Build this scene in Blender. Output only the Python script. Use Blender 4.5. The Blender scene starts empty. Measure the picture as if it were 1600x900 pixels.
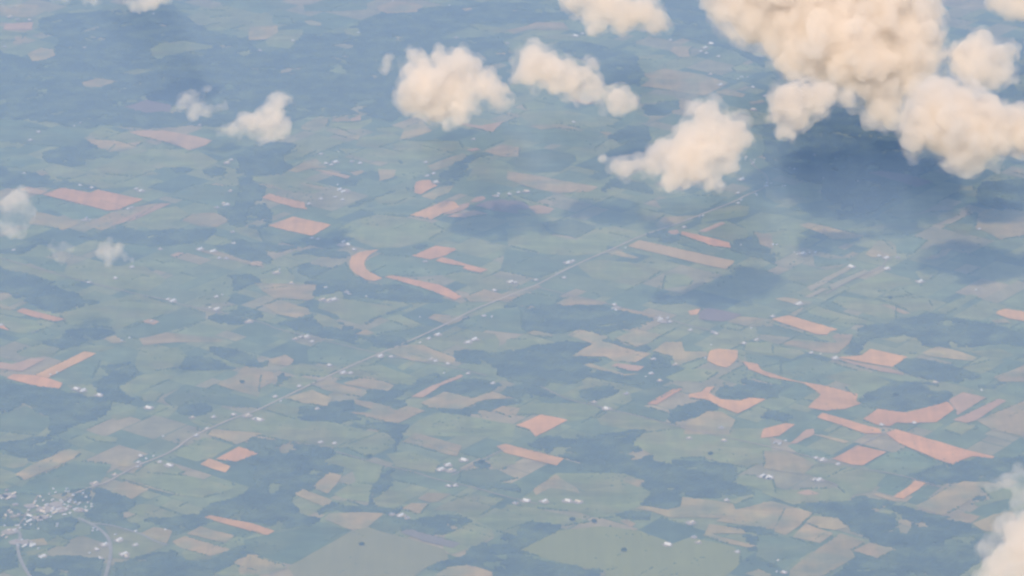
import bpy, bmesh, math, random
import numpy as np
from mathutils import Vector, noise

S = bpy.context.scene
COL = S.collection
random.seed(11)
rng = np.random.default_rng(11)
R = math.radians

# ------------------------------------------------------------------ camera
H = 9000.0                      # the aeroplane's height
DEP = R(20.4)                   # the view looks down by this much
HFOV = R(15.9)
cam_d = bpy.data.cameras.new('camera')
cam = bpy.data.objects.new('camera', cam_d)
COL.objects.link(cam)
cam.location = (0, 0, H)
cam.rotation_euler = (R(90) - DEP, 0, 0)
cam_d.sensor_width = 36.0
cam_d.angle = HFOV
cam_d.clip_start = 10.0
cam_d.clip_end = 250000.0
S.camera = cam

# ------------------------------------------------------------------ sun, sky, exposure
SUN_EL, SUN_AZ = 43.5, -167.5   # azimuth from +Y, clockwise positive
w = bpy.data.worlds.new('World')
S.world = w
w.use_nodes = True
nt = w.node_tree
bg = nt.nodes['Background']
sky = nt.nodes.new('ShaderNodeTexSky')
sky.sky_type = 'NISHITA'
sky.sun_disc = False
sky.sun_elevation = R(SUN_EL)
sky.sun_rotation = R(SUN_AZ)
sky.altitude = 1000
nt.links.new(sky.outputs[0], bg.inputs[0])
bg.inputs[1].default_value = 0.10

sun_d = bpy.data.lights.new('sun', 'SUN')
sun = bpy.data.objects.new('sun', sun_d)
COL.objects.link(sun)
sun_d.energy = 4.0
sun_d.angle = R(0.5)
sun_d.color = (1.0, 0.82, 0.61)
to_sun = Vector((math.sin(R(SUN_AZ)) * math.cos(R(SUN_EL)), math.cos(R(SUN_AZ)) * math.cos(R(SUN_EL)), math.sin(R(SUN_EL))))
sun.rotation_euler = to_sun.to_track_quat('Z', 'Y').to_euler()
sun.location = (0, -3000, 12000)

S.view_settings.view_transform = 'Standard'
S.view_settings.look = 'None'
S.view_settings.gamma = 1.0
S.view_settings.use_curve_mapping = False
S.view_settings.exposure = 0.71

S.render.engine = 'CYCLES'
cy = S.cycles
cy.use_denoising = True
cy.max_bounces = 14
cy.volume_bounces = 9
cy.diffuse_bounces = 2
cy.glossy_bounces = 1
cy.transparent_max_bounces = 24
cy.volume_step_rate = 0.4
cy.volume_max_steps = 256
cy.filter_width = 2.5
cy.sample_clamp_indirect = 8.0

HAZE_TOP = 1050.0
HAZE_DENSITY = 0.000235
HAZE_COLOR = (0.485, 0.685, 0.98, 1)

# ------------------------------------------------------------------ pixel to point
F = 800 / math.tan(HFOV / 2)
CD, SD = math.cos(DEP), math.sin(DEP)


def at(x, y, z=0.0):
    u, v = (x - 800) / F, (450 - y) / F
    d = (u, CD + v * SD, -SD + v * CD)
    t = (z - H) / d[2]
    return (d[0] * t, d[1] * t)


def at_range(x, y, rng_y):
    """the point seen at (x, y) at the ground range rng_y: gives its height"""
    u, v = (x - 800) / F, (450 - y) / F
    d = (u, CD + v * SD, -SD + v * CD)
    t = rng_y / d[1]
    return Vector((d[0] * t, rng_y, H + d[2] * t))


# ------------------------------------------------------------------ materials
def mat(name, color, rough=0.9, var=0.0, scale=0.01, hue=0.0, per_object=0.0, streak=None, second=None, strips=0.0):
    """diffuse ground material: base colour with noise, an optional second colour in patches, per-object value, ploughing streaks"""
    m = bpy.data.materials.new(name)
    m.use_nodes = True
    t = m.node_tree
    N, L = t.nodes, t.links
    b = N['Principled BSDF']
    b.inputs['Roughness'].default_value = rough
    b.inputs['Specular IOR Level'].default_value = 0.1
    geo = N.new('ShaderNodeNewGeometry')
    cur = N.new('ShaderNodeRGB')
    cur.outputs[0].default_value = (*color, 1)
    out = cur.outputs[0]
    if second is not None:
        n = N.new('ShaderNodeTexNoise')
        n.inputs['Scale'].default_value = scale * 0.6
        n.inputs['Detail'].default_value = 5
        L.new(geo.outputs['Position'], n.inputs['Vector'])
        rp = N.new('ShaderNodeMapRange')
        rp.inputs['From Min'].default_value = 0.45
        rp.inputs['From Max'].default_value = 0.62
        L.new(n.outputs['Fac'], rp.inputs['Value'])
        mx = N.new('ShaderNodeMix')
        mx.data_type = 'RGBA'
        L.new(rp.outputs[0], mx.inputs[0])
        L.new(out, mx.inputs[6])
        mx.inputs[7].default_value = (*second, 1)
        out = mx.outputs[2]
    if var:
        n = N.new('ShaderNodeTexNoise')
        n.inputs['Scale'].default_value = scale
        n.inputs['Detail'].default_value = 6
        n.inputs['Roughness'].default_value = 0.6
        L.new(geo.outputs['Position'], n.inputs['Vector'])
        rp = N.new('ShaderNodeMapRange')
        rp.inputs['From Min'].default_value = 0.25
        rp.inputs['From Max'].default_value = 0.75
        rp.inputs['To Min'].default_value = 1 - var
        rp.inputs['To Max'].default_value = 1 + var
        L.new(n.outputs['Fac'], rp.inputs['Value'])
        hs = N.new('ShaderNodeHueSaturation')
        L.new(rp.outputs[0], hs.inputs['Value'])
        L.new(out, hs.inputs['Color'])
        out = hs.outputs[0]
    if streak:
        mp = N.new('ShaderNodeMapping')
        mp.inputs['Rotation'].default_value = (0, 0, FIELD_ROT)
        mp.inputs['Scale'].default_value = (0.02, 0.0015, 0)
        L.new(geo.outputs['Position'], mp.inputs['Vector'])
        n = N.new('ShaderNodeTexNoise')
        n.inputs['Scale'].default_value = 1.0
        n.inputs['Detail'].default_value = 3
        L.new(mp.outputs[0], n.inputs['Vector'])
        rp = N.new('ShaderNodeMapRange')
        rp.inputs['From Min'].default_value = 0.3
        rp.inputs['From Max'].default_value = 0.7
        rp.inputs['To Min'].default_value = 1 - streak
        rp.inputs['To Max'].default_value = 1 + streak
        L.new(n.outputs['Fac'], rp.inputs['Value'])
        hs = N.new('ShaderNodeHueSaturation')
        L.new(rp.outputs[0], hs.inputs['Value'])
        L.new(out, hs.inputs['Color'])
        out = hs.outputs[0]
    if strips:
        mp = N.new('ShaderNodeMapping')
        mp.inputs['Rotation'].default_value = (0, 0, FIELD_ROT)
        mp.inputs['Scale'].default_value = (1 / 330, 1 / 85, 0)
        L.new(geo.outputs['Position'], mp.inputs['Vector'])
        fl = N.new('ShaderNodeVectorMath')
        fl.operation = 'FLOOR'
        L.new(mp.outputs[0], fl.inputs[0])
        wn = N.new('ShaderNodeTexWhiteNoise')
        wn.noise_dimensions = '2D'
        L.new(fl.outputs[0], wn.inputs['Vector'])
        rp = N.new('ShaderNodeMapRange')
        rp.inputs['To Min'].default_value = 1 - strips
        rp.inputs['To Max'].default_value = 1 + strips
        L.new(wn.outputs['Value'], rp.inputs['Value'])
        hs = N.new('ShaderNodeHueSaturation')
        L.new(rp.outputs[0], hs.inputs['Value'])
        L.new(out, hs.inputs['Color'])
        out = hs.outputs[0]
    if per_object:
        oi = N.new('ShaderNodeObjectInfo')
        rp = N.new('ShaderNodeMapRange')
        rp.inputs['To Min'].default_value = 1 - per_object
        rp.inputs['To Max'].default_value = 1 + per_object
        L.new(oi.outputs['Random'], rp.inputs['Value'])
        ml = N.new('ShaderNodeMath')
        ml.operation = 'MULTIPLY_ADD'
        fr = N.new('ShaderNodeMath')
        fr.operation = 'FRACT'
        k7 = N.new('ShaderNodeMath')
        k7.operation = 'MULTIPLY'
        k7.inputs[1].default_value = 7.13
        L.new(oi.outputs['Random'], k7.inputs[0])
        L.new(k7.outputs[0], fr.inputs[0])
        L.new(fr.outputs[0], ml.inputs[0])
        ml.inputs[1].default_value = 0.014
        ml.inputs[2].default_value = 0.493
        hs = N.new('ShaderNodeHueSaturation')
        L.new(ml.outputs[0], hs.inputs['Hue'])
        L.new(rp.outputs[0], hs.inputs['Value'])
        L.new(out, hs.inputs['Color'])
        out = hs.outputs[0]
    L.new(out, b.inputs['Base Color'])
    return m


pa, pb = at(250, 715), at(880, 425)
FIELD_ROT = -math.atan2(pb[1] - pa[1], pb[0] - pa[0])       # turns the long road's direction onto x

M = {
    'R': mat('ploughed_red_soil', (0.555, 0.275, 0.09), var=0.17, scale=0.006, per_object=0.10, streak=0.12, strips=0.06),
    'Q': mat('weathered_ploughed_soil', (0.42, 0.245, 0.115), var=0.17, scale=0.006, per_object=0.10, streak=0.08),
    'D': mat('dark_shaded_ploughed_soil', (0.19, 0.125, 0.10), var=0.12, scale=0.006, streak=0.08),  # darker soil; cloud shade over some of these fields is in the colour
    'P': mat('pale_stubble', (0.345, 0.24, 0.09), var=0.22, scale=0.007, per_object=0.12, streak=0.10, second=(0.24, 0.21, 0.09), strips=0.11),
    'G': mat('bright_crop_green', (0.19, 0.205, 0.065), var=0.27, scale=0.006, per_object=0.12, streak=0.08, second=(0.215, 0.20, 0.07), strips=0.14),
    'M': mat('dark_crop_green', (0.115, 0.15, 0.068), var=0.28, scale=0.006, per_object=0.2, streak=0.07, second=(0.145, 0.165, 0.068), strips=0.15),
    'W': mat('wood_canopy', (0.058, 0.080, 0.056), var=0.4, scale=0.008, second=(0.10, 0.125, 0.062)),
    'hedge': mat('hedge_leaves', (0.08, 0.105, 0.045), var=0.3, scale=0.02),
    'road': mat('road_surface', (0.44, 0.34, 0.22), var=0.3, scale=0.006),
    'lane': mat('lane_surface', (0.30, 0.225, 0.14), var=0.3, scale=0.005),
    'highway': mat('pale_concrete_road', (0.27, 0.24, 0.19), var=0.2, scale=0.02),
    'bark': mat('bark', (0.10, 0.075, 0.055), var=0.2, scale=0.5),
    'leaf': mat('leaf', (0.025, 0.045, 0.022), var=0.3, scale=0.1),
    'white': mat('white_roof_metal', (0.66, 0.63, 0.58), rough=0.5, var=0.05, scale=0.3),
    'dull': mat('weathered_white_roof', (0.48, 0.45, 0.41), rough=0.6, var=0.1, scale=0.3),
    'grey': mat('grey_roof', (0.33, 0.33, 0.34), rough=0.6, var=0.08, scale=0.3),
    'warm': mat('galvanised_roof', (0.64, 0.52, 0.36), rough=0.5, var=0.08, scale=0.3),
    'brown': mat('brown_shingle_roof', (0.26, 0.18, 0.15), rough=0.8, var=0.12, scale=0.5),
    'wall': mat('painted_wall', (0.70, 0.68, 0.63), rough=0.7, var=0.06, scale=0.4),
    'barnwall': mat('weathered_board_wall', (0.36, 0.30, 0.26), rough=0.8, var=0.12, scale=0.4),
    'yard': mat('gravel_yard', (0.36, 0.29, 0.22), var=0.15, scale=0.03),
}


# ------------------------------------------------------------------ object helpers
def link(name, me, m=None, parent=None, kind=None, label=None, cat=None, group=None):
    o = bpy.data.objects.new(name, me)
    COL.objects.link(o)
    if m is not None and me is not None and len(me.materials) == 0:
        me.materials.append(m)
    if parent is not None:
        o.parent = parent
    if kind:
        o['kind'] = kind
    if label:
        o['label'] = label
    if cat:
        o['category'] = cat
    if group:
        o['group'] = group
    return o


def pydata(name, v, f):
    me = bpy.data.meshes.new(name)
    me.from_pydata([tuple(map(float, p)) for p in v], [], f)
    me.update()
    return me


def box_mesh(name, x0, y0, z0, x1, y1, z1):
    v = [(x0, y0, z0), (x1, y0, z0), (x1, y1, z0), (x0, y1, z0), (x0, y0, z1), (x1, y0, z1), (x1, y1, z1), (x0, y1, z1)]
    f = [(0, 3, 2, 1), (4, 5, 6, 7), (0, 1, 5, 4), (1, 2, 6, 5), (2, 3, 7, 6), (3, 0, 4, 7)]
    return pydata(name, v, f)


# ------------------------------------------------------------------ ground sheet
BIG = 120000.0
link('ground', pydata('ground', [(-BIG, -BIG, 0), (BIG, -BIG, 0), (BIG, BIG, 0), (-BIG, BIG, 0)], [(0, 1, 2, 3)]), mat('rough_grass_ground', (0.12, 0.145, 0.06), var=0.2, scale=0.01, second=(0.085, 0.11, 0.05)), kind='structure')

# ------------------------------------------------------------------ the land, traced in tiles of the photograph: (kind, outline)
FIELDS = []     # (class, outline in photo pixels)
WOODS_AND_SHADE = []  # some dark outlines take in cloud shadow as well as trees
HOUSES = []     # (x, y, size class, count, colour)


def tile(ox, oy, items):
    for it in items:
        pts = [(ox + a / 4, oy + b / 4) for a, b in it[1]]
        (WOODS_AND_SHADE if it[0] == 'W' else FIELDS).append((it[0], pts, it[2] if len(it) > 2 else None))


def farms(ox, oy, items):
    for it in items:
        HOUSES.append((ox + it[0] / 4, oy + it[1] / 4, *it[2:]))


# the mosaic of small fields: blocks along the lie of the land, split again and again
TONES = [(0.13, 0.16, 0.068), (0.165, 0.185, 0.068), (0.195, 0.198, 0.072), (0.105, 0.138, 0.064), (0.23, 0.195, 0.09), (0.078, 0.105, 0.058), (0.28, 0.215, 0.10), (0.145, 0.165, 0.068)]
SHARE = [0.17, 0.18, 0.17, 0.12, 0.11, 0.09, 0.07, 0.09]
e1 = np.array((math.cos(-FIELD_ROT), math.sin(-FIELD_ROT)))
e2 = np.array((-e1[1], e1[0]))
mid = np.array(at(800, 400))
mv, mf, mi = [], [], []
CUTS = []
rq = random.Random(5)


def split(u0, v0, u1, v1):
    du, dv = u1 - u0, v1 - v0
    if (du < 520 and dv < 420 and rq.random() < 0.55) or du * dv < 26000 or (du < 130 or dv < 110):
        g = rq.uniform(1.5, 5)
        c = [mid + e1 * u + e2 * v for u, v in ((u0 + g, v0 + g), (u1 - g, v0 + g), (u1 - g, v1 - g), (u0 + g, v1 - g))]
        k0 = len(mv)
        mv.extend((x + rq.uniform(-5, 5), y + rq.uniform(-5, 5), 0.15) for x, y in c)
        mf.append((k0, k0 + 1, k0 + 2, k0 + 3))
        mi.append(rq.choices(range(8), SHARE)[0])
        if rq.random() < 0.22:
            k = rq.randrange(4)
            CUTS.append((c[k], c[(k + 1) % 4]))
        return
    f = rq.choice((0.3, 0.4, 0.5, 0.5, 0.6, 0.7)) + rq.uniform(-0.05, 0.05)
    if du * rq.uniform(0.7, 1.4) > dv * 1.25:
        split(u0, v0, u0 + du * f, v1)
        split(u0 + du * f, v0, u1, v1)
    else:
        split(u0, v0, u1, v0 + dv * f)
        split(u0, v0 + dv * f, u1, v1)


split(-11000, -11000, 11000, 11000)
me = pydata('field_mosaic', mv, mf)
for i, c in enumerate(TONES):
    me.materials.append(mat('field_tone', c, var=0.24, scale=0.007, streak=0.08, strips=0.09, second=tuple(q * 1.18 for q in c)))
me.polygons.foreach_set('material_index', mi)
link('field_mosaic', me, kind='structure')

LAND = '''
@ 0 0 1
W 0,80 50,97 90,87 88,60 58,50 62,30 100,21 160,17 262,18 300,34 335,50 372,56 400,84 450,79 476,52 530,55 590,22 690,12 760,4 880,8 890,32 830,36 750,36 700,48 690,62 780,58 800,95 770,100 720,150 640,182 605,190 560,180 480,184 440,200 380,200 300,197 240,200 160,195 132,202 80,190 0,187
W 1036,0 1240,0 1300,60 1215,120 1150,80 1100,66 1052,58 1048,20
W 875,67 920,67 960,77 990,86 996,100 1005,110 998,133 975,132 940,134 920,95 882,82
W 1010,165 1050,160 1062,170 1040,180 1015,180
W 1205,120 1600,60 1600,195 1540,215 1480,250 1445,268 1370,330 1310,345 1280,290 1250,282 1210,262 1190,240 1195,200 1230,150
W 950,215 975,200 1012,198 1008,224 945,224
W 1522,305 1535,285 1600,280 1600,330 1558,325 1533,318
@ 0 0
P 0,45 120,25 240,32 278,72 200,110 0,112
Q 30,150 210,142 200,188 20,190
G 0,192 160,202 130,260 0,262
P 90,230 165,235 130,282 80,282
P 165,340 260,300 330,310 350,345 290,375 200,390
G 400,80 500,60 640,65 560,80 430,90
G 930,310 1000,270 1150,255 1330,285 1340,305 1200,325 1050,355 950,340
G 1470,330 1560,315 1580,340 1520,360
P 500,520 620,490 740,510 620,550 540,555
G 740,460 850,430 1000,435 840,475
D 770,675 920,625 1080,660 1060,700 920,711
G 1250,60 1450,70 1480,100 1300,110
G 1260,170 1380,140 1560,150 1400,195 1290,190
G 300,140 380,122 400,132 330,150
M 1080,20 1250,40 1240,60 1110,60
G 550,840 640,790 760,830 920,880 900,899 640,880
P 540,885 560,870 720,880 900,902 700,945
Q 800,830 900,815 1020,820 1200,850 1330,882 1300,902 1225,918 1060,898 880,855
M 0,800 120,790 340,820 420,850 240,860 0,850
M 0,850 240,862 500,880 520,900 0,900
@ 400 0
G 10,100 60,75 95,90 60,120 15,120
M 100,100 220,110 230,150 110,150
P 0,180 130,160 140,200 60,250 0,265
G 130,190 290,185 280,235 210,305 80,290 60,260
M 290,30 400,20 690,10 700,60 500,70 300,70
P 305,135 345,128 415,150 400,165 340,160
G 545,180 640,175 660,215 640,235 560,215
P 760,40 850,10 990,20 1050,40 1000,80 820,90 765,70
P 1290,55 1350,52 1350,68 1300,70
G 1320,155 1380,148 1600,185 1600,215 1500,205 1390,185
P 1495,335 1560,330 1560,345 1500,345
P 285,790 400,725 460,740 440,790 370,820 290,810
P 470,745 560,725 590,748 585,762 480,765
Q 592,745 650,725 652,755 590,762
G 460,772 580,768 655,758 720,740 720,765 640,812 450,803
P 480,840 530,815 650,850 640,880 590,865
G 750,800 880,790 900,820 850,835 760,825
Q 1250,765 1400,790 1550,760 1480,830 1330,795
P 930,800 1040,760 1100,820 960,870 900,880
G 660,860 860,830 940,870 760,920 640,900
@ 800 0
P 0,200 70,170 150,140 320,145 360,190 200,190 100,185 20,215
G 160,225 380,210 480,225 460,255 300,250 170,245
P 990,320 1010,295 1135,290 1105,320 1115,355 1050,360
G 780,350 900,340 970,350 900,375 790,370
P 810,465 950,430 1200,470 1350,520 1280,560 1200,600 1000,570 800,540 860,500
P 1270,572 1330,562 1460,590 1440,610 1280,590
G 800,580 1000,600 1050,630 900,640 800,650
G 60,650 170,615 230,640 190,680 90,685
Q 350,630 430,625 520,650 480,655
P 115,790 270,780 330,790 460,815 430,822 280,800 180,812
P 540,825 620,830 625,852 600,850
G 0,770 60,765 50,785 0,785
M 650,680 800,720 860,735 840,770 700,760
G 1450,740 1560,720 1600,760 1500,790
G 1370,420 1450,400 1600,430 1580,450 1400,455
P 1480,640 1560,625 1580,640 1500,660
G 20,700 330,690 600,740 640,780 460,805 330,780 120,780
M 0,800 100,830 400,830 600,870 560,900 0,880
@ 1200 0
G 0,380 70,400 60,450 0,460
G 1530,530 1600,515 1600,575 1550,565
@ 0 225
G 0,0 160,0 130,25 0,30
P 680,45 720,5 880,0 840,20 780,40 700,55
M 0,60 130,50 260,100 250,120 120,150 0,145
P 225,175 270,165 305,185 270,205 230,195
G 600,150 690,126 870,145 1010,190 860,205 640,188
G 400,230 550,190 640,195 860,210 900,262 640,282 560,270 440,245
G 740,90 960,30 1220,34 1370,110 1260,160 1080,150 900,130
R 270,320 390,275 560,310 610,290 900,350 740,415 670,420
Q 110,290 165,270 270,290 300,300 260,318 180,310
M 240,340 320,335 690,425 620,465 460,470 240,380
P 180,500 230,425 490,485 500,500 400,540 250,510
P 520,510 720,420 990,372 830,480 640,545
Q 650,520 1000,375 1070,375 840,480
M 1030,325 1220,255 1500,270 1470,400 1330,385
P 1130,480 1200,440 1350,430 1440,480 1360,520 1260,520
G 1270,620 1330,565 1420,595 1470,620 1400,640
Q 1060,700 1110,680 1150,685 1100,710
P 1230,665 1340,670 1440,700 1600,745 1600,770 1500,740 1330,695
G 1470,530 1530,515 1600,535 1600,600 1510,570
W 0,150 90,180 220,190 300,210 470,230 600,280 540,300 380,280 240,270 100,280 0,270
W 1060,165 1120,150 1180,165 1150,185 1080,185
W 1260,170 1330,140 1400,155 1400,190 1330,205
W 280,60 520,0 690,10 680,45 720,70 600,120 480,140 300,120
W 1490,80 1600,20 1600,500 1500,520 1380,450 1350,400 1480,330 1480,220
W 510,590 740,520 900,550 1040,545 1380,530 1330,560 1260,610 1050,640 940,640 800,620
W 1480,590 1540,610 1600,620 1600,740 1460,700 1350,650
W 0,680 100,650 260,600 300,620 150,680 0,690
G 0,725 60,725 410,830 400,850 330,865 0,770
M 90,700 300,710 420,750 400,800 300,790
W 0,780 250,830 330,868 250,900 90,900 0,860
G 430,800 560,770 900,760 1050,850 960,900 640,890
W 1420,830 1540,820 1600,850 1500,900
G 900,420 1100,390 1180,440 1120,480 960,520 760,510
@ 400 225
W 0,0 240,10 200,60 160,100 230,150 180,190 0,200
G 160,80 260,40 380,40 280,90 180,110
P 200,170 300,110 380,95 440,150 340,155 260,180
G 0,210 200,195 460,270 370,310 180,292 0,240
Q 345,160 430,170 590,205 560,222
P 0,245 90,255 170,290 60,270
P 270,250 300,245 480,280 400,290
P 580,180 660,165 690,180 620,200
P 770,160 870,165 860,210 770,235
R 40,340 80,315 300,370 310,395 325,415 230,400
R 75,515 230,458 470,510 350,580 190,545
G 500,30 820,30 870,60 900,130 700,100 560,60
G 820,0 1240,0 1300,30 1200,50 1000,110 910,130 880,60
P 1070,140 1290,60 1320,75 1300,100 1100,175
Q 1310,40 1380,30 1400,40 1340,50
P 1420,50 1540,5 1600,10 1600,70 1540,80
G 1310,230 1400,80 1500,110 1600,160 1600,260 1450,240
R 985,275 1000,240 1040,230 1090,230 1100,250 1140,265 1090,285 1030,320 990,310
P 1030,330 1150,270 1240,260 1200,310 1110,350
R 960,450 1180,360 1240,365 1270,400 1170,440 1100,475
Q 1180,440 1275,385 1340,370 1330,400 1220,445
Q 1340,368 1380,335 1420,330 1440,345 1400,365
Q 1190,458 1370,418 1450,440 1300,465
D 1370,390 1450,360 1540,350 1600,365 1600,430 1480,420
R 770,665 700,672 640,682 600,705 583,740 590,780 620,815 680,850 740,862 795,842 720,810 690,785 678,760 680,735 695,710 720,690
R 805,835 850,825 1150,885 1230,905 1315,940 1275,962 1160,930 1000,890
R 970,705 1120,640 1240,655 1250,665 1190,700 1090,728
R 1120,735 1160,712 1220,725 1330,760 1450,790 1400,810 1330,795 1290,780 1310,768 1210,755
W 0,630 100,620 240,650 150,670 0,660
W 230,690 400,655 560,660 590,690 570,720 340,690
W 240,760 330,750 400,780 470,790 440,820 300,840 240,800
W 450,580 600,575 590,590 480,605
W 590,400 760,325 920,270 915,285 760,345 640,398
W 835,55 850,50 915,132 903,137
W 550,240 640,215 630,255 540,260
W 1110,190 1370,60 1480,70 1340,110 1300,180 1200,260 1140,240
M 620,400 860,385 1100,310 1180,330 960,450 760,440
G 600,480 760,440 940,460 1090,490 1180,540 1060,610 900,650 740,650 620,600 500,540
G 740,340 930,280 960,330 860,380 760,375
W 920,670 1090,620 1060,650 950,690
M 700,720 760,690 970,707 1090,735 1290,790 1180,820 1000,830 850,820 790,830 730,790 690,750
G 1160,825 1300,800 1420,815 1600,850 1600,900 1400,900
G 20,820 180,760 240,830 230,890 60,900
Q 0,740 40,740 40,770 0,770
M 340,840 560,740 580,790 620,830 680,860 560,860
W 300,870 520,850 700,870 950,890 1150,940 1240,965 1100,980 900,950 600,930 420,930
@ 800 225
P 0,180 100,190 250,220 540,270 480,300 300,310 100,270 0,230
M 40,60 200,30 380,60 400,110 300,170 150,185 0,130
P 0,40 60,30 30,70 0,75
Q 100,395 170,385 270,410 230,440 150,440
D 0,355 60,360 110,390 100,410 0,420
G 0,320 40,330 170,370 250,390 100,385
G 300,310 540,280 600,310 560,350 400,345
W 550,290 690,210 830,250 860,310 800,300 650,270 560,305
G 760,430 800,400 960,440 900,480 800,480
P 890,510 950,460 1100,450 1180,455 1060,490 920,530
G 400,590 520,530 640,515 830,560 770,600 600,620 420,610
M 190,500 380,470 520,520 400,580 250,560
W 860,570 900,550 1050,550 1040,600 1000,625 900,610
R 1050,570 1060,550 1360,620 1370,655 1250,640
Q 960,550 1030,540 1050,570 1000,575
G 1170,510 1340,480 1460,530 1480,590 1380,610 1200,560
Q 1165,550 1310,490 1335,500 1210,555
Q 718,642 800,605 1390,735 1375,755 1340,787 1260,772 !(0.43,0.28,0.11)
M 1040,620 1100,610 1300,655 1350,690 1200,680
P 610,690 660,670 800,715 760,720
G 400,750 540,720 740,740 940,790 850,850 780,890 500,840
G 960,800 1090,820 1140,850 1100,890 950,900
P 1510,550 1600,560 1600,650 1550,630
W 1380,600 1480,590 1540,640 1600,660 1600,720 1420,690 1370,670
G 0,470 170,440 300,470 180,510 0,520
G 0,540 190,510 250,570 400,600 600,630 590,680 380,700 200,690 0,640
M 0,660 200,700 400,720 300,790 150,840 0,810
M 900,350 1100,320 1360,330 1240,400 1060,440 960,430
G 1200,430 1400,380 1480,390 1470,450 1340,470 1190,490
@ 1200 225
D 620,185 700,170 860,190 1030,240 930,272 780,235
G 0,270 130,260 340,310 350,350 250,370 50,370 0,340
M 0,400 130,400 280,440 150,450 0,440
G 360,390 460,370 470,420 400,420
P 190,510 250,495 330,510 600,575 590,585 400,600 330,560
G 0,560 100,535 180,550 240,580 340,600 250,650 130,650 0,620
G 520,540 710,500 1000,430 1130,420 1180,395 1210,420 1180,450 900,560 700,570 560,570
G 1090,500 1290,500 1250,580 1180,560
P 1310,435 1400,405 1460,420 1600,450 1600,560 1450,600 1380,560 1300,530
P 1520,175 1600,140 1600,190
G 1180,270 1280,260 1290,290 1220,290
P 610,690 650,650 680,605 760,610 800,640 800,700 650,712
P 980,720 1060,690 1090,660 1150,655 1110,700 1030,725
G 920,800 1000,770 1080,800 1010,850 950,850
G 150,800 350,790 500,760 400,850 250,890 120,850
Q 245,897 500,768 526,782 290,908 !(0.33,0.26,0.13)
Q 375,890 600,788 626,800 420,908 !(0.30,0.25,0.125)
G 500,900 640,830 850,840 930,880
M 280,700 400,720 560,710 480,750 300,770
M 700,580 860,570 1000,600 900,690 800,680
@ 0 450
W 0,0 230,0 480,40 520,70 640,105 600,140 330,155 240,130 130,70 0,40
R 100,150 140,130 300,170 410,200 350,215 220,190
P 0,100 110,130 60,140 0,125
G 0,170 200,200 280,250 150,290 60,270 0,250
R 0,230 20,235 60,270 0,255
G 370,160 480,130 700,80 860,40 1060,100 1150,115 980,180 740,260 560,230 420,230
M 750,270 1000,180 1160,120 1290,160 1280,200 1070,270 860,320 790,300
W 800,190 890,180 890,200 815,215
Q 880,215 930,195 1000,215 960,235
W 290,330 420,270 520,250 660,260 700,280 620,340 500,360 400,385 280,370
P 640,320 720,300 790,340 700,350
G 490,380 560,360 720,370 640,400 540,395
G 100,410 180,370 270,350 390,380 330,420 210,435 130,430
Q 0,470 80,480 190,450 290,445 140,525 0,510
R 215,548 530,400 600,415 300,565
R 40,570 80,545 215,550 300,567 400,600 370,635 240,620
G 420,610 520,600 640,680 560,680 450,630
M 290,575 430,490 620,420 640,430 560,600 420,600
W 550,610 660,530 830,490 860,530 740,600 770,660 830,700 800,740 690,700 640,660
G 750,620 860,550 1000,530 1090,560 900,640 820,670 780,650
G 870,680 940,640 1020,660 970,710 900,710
G 870,400 1100,370 1170,430 1130,500 940,520 840,480
P 870,320 1050,280 1400,320 1390,340 1100,340 900,360
G 960,760 1000,730 1120,740 1050,810 900,790
G 690,800 830,760 860,740 840,800 720,830
W 1120,470 1250,430 1390,470 1460,520 1300,520 1140,510
W 1300,370 1440,380 1600,440 1600,480 1440,470 1300,400
P 1350,600 1470,550 1530,490 1600,510 1600,680 1390,620
W 1120,760 1200,720 1310,740 1340,770 1250,800 1130,790
G 1340,460 1470,470 1570,500 1440,500
W 0,590 200,610 400,640 560,690 640,690 690,720 670,800 500,860 330,900 280,820 160,730 30,790 0,800
M 0,820 160,740 330,830 270,900 0,900
W 600,505 860,455 1080,390 1085,398 870,465 640,520
W 1290,170 1400,160 1570,140 1600,160 1540,210 1500,230 1330,200
G 1220,80 1310,30 1450,55 1420,90 1290,100
G 1350,130 1490,110 1480,140 1370,150
M 1020,690 1160,600 1380,640 1600,700 1600,740 1420,740 1200,700 1100,760
G 1170,820 1300,790 1480,790 1340,880 1240,860
@ 400 450
P 0,0 350,0 360,70 330,80 120,70 50,30
P 30,110 150,90 330,130 340,165 270,195 150,170
G 400,50 540,20 560,70 900,120 660,230 540,200 500,170 390,130
G 345,200 380,155 510,205 540,250 430,240
W 110,230 320,180 370,100 350,180 400,240 540,260 530,200 600,230 660,240 960,110 970,120 700,230 620,290 640,310 900,320 930,350 850,380 700,370 430,310 240,270
G 810,190 900,165 1040,230 960,250
P 630,290 680,265 740,285 700,300
W 750,320 800,300 930,330 930,350 830,385 740,380 700,340
M 320,390 430,320 760,410 520,490 330,460
P 1080,190 1120,165 1280,180 1330,185 1200,240 1160,220
P 1300,60 1430,10 1600,60 1450,90 1330,90
G 1100,310 1250,240 1310,260 1500,290 1530,340 1490,420 1250,360
W 1240,400 1390,390 1600,430 1600,510 1280,470 1230,440
P 810,400 900,360 1040,360 1250,440 1240,470 980,460 860,420
P 0,510 100,530 120,580 0,660
P 80,450 180,420 240,450 200,490 100,480
G 190,500 280,470 520,510 430,560 260,540
G 160,590 240,550 390,580 320,620 220,620
W 120,540 200,530 160,590 110,620
G 500,560 640,490 770,480 1030,570 960,610 860,600 720,570
P 540,600 700,555 860,610 830,650 640,620
P 400,600 480,590 660,640 660,680 560,670 400,630
G 880,500 960,460 1000,470 920,520
P 180,690 350,640 480,690 440,740 290,720
P 610,700 840,740 860,770 940,740 1060,770 880,850 800,835 620,790 580,780 720,780 720,760 620,730
Q 970,685 1090,620 1280,545 1300,555 1150,620 1040,690
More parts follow.
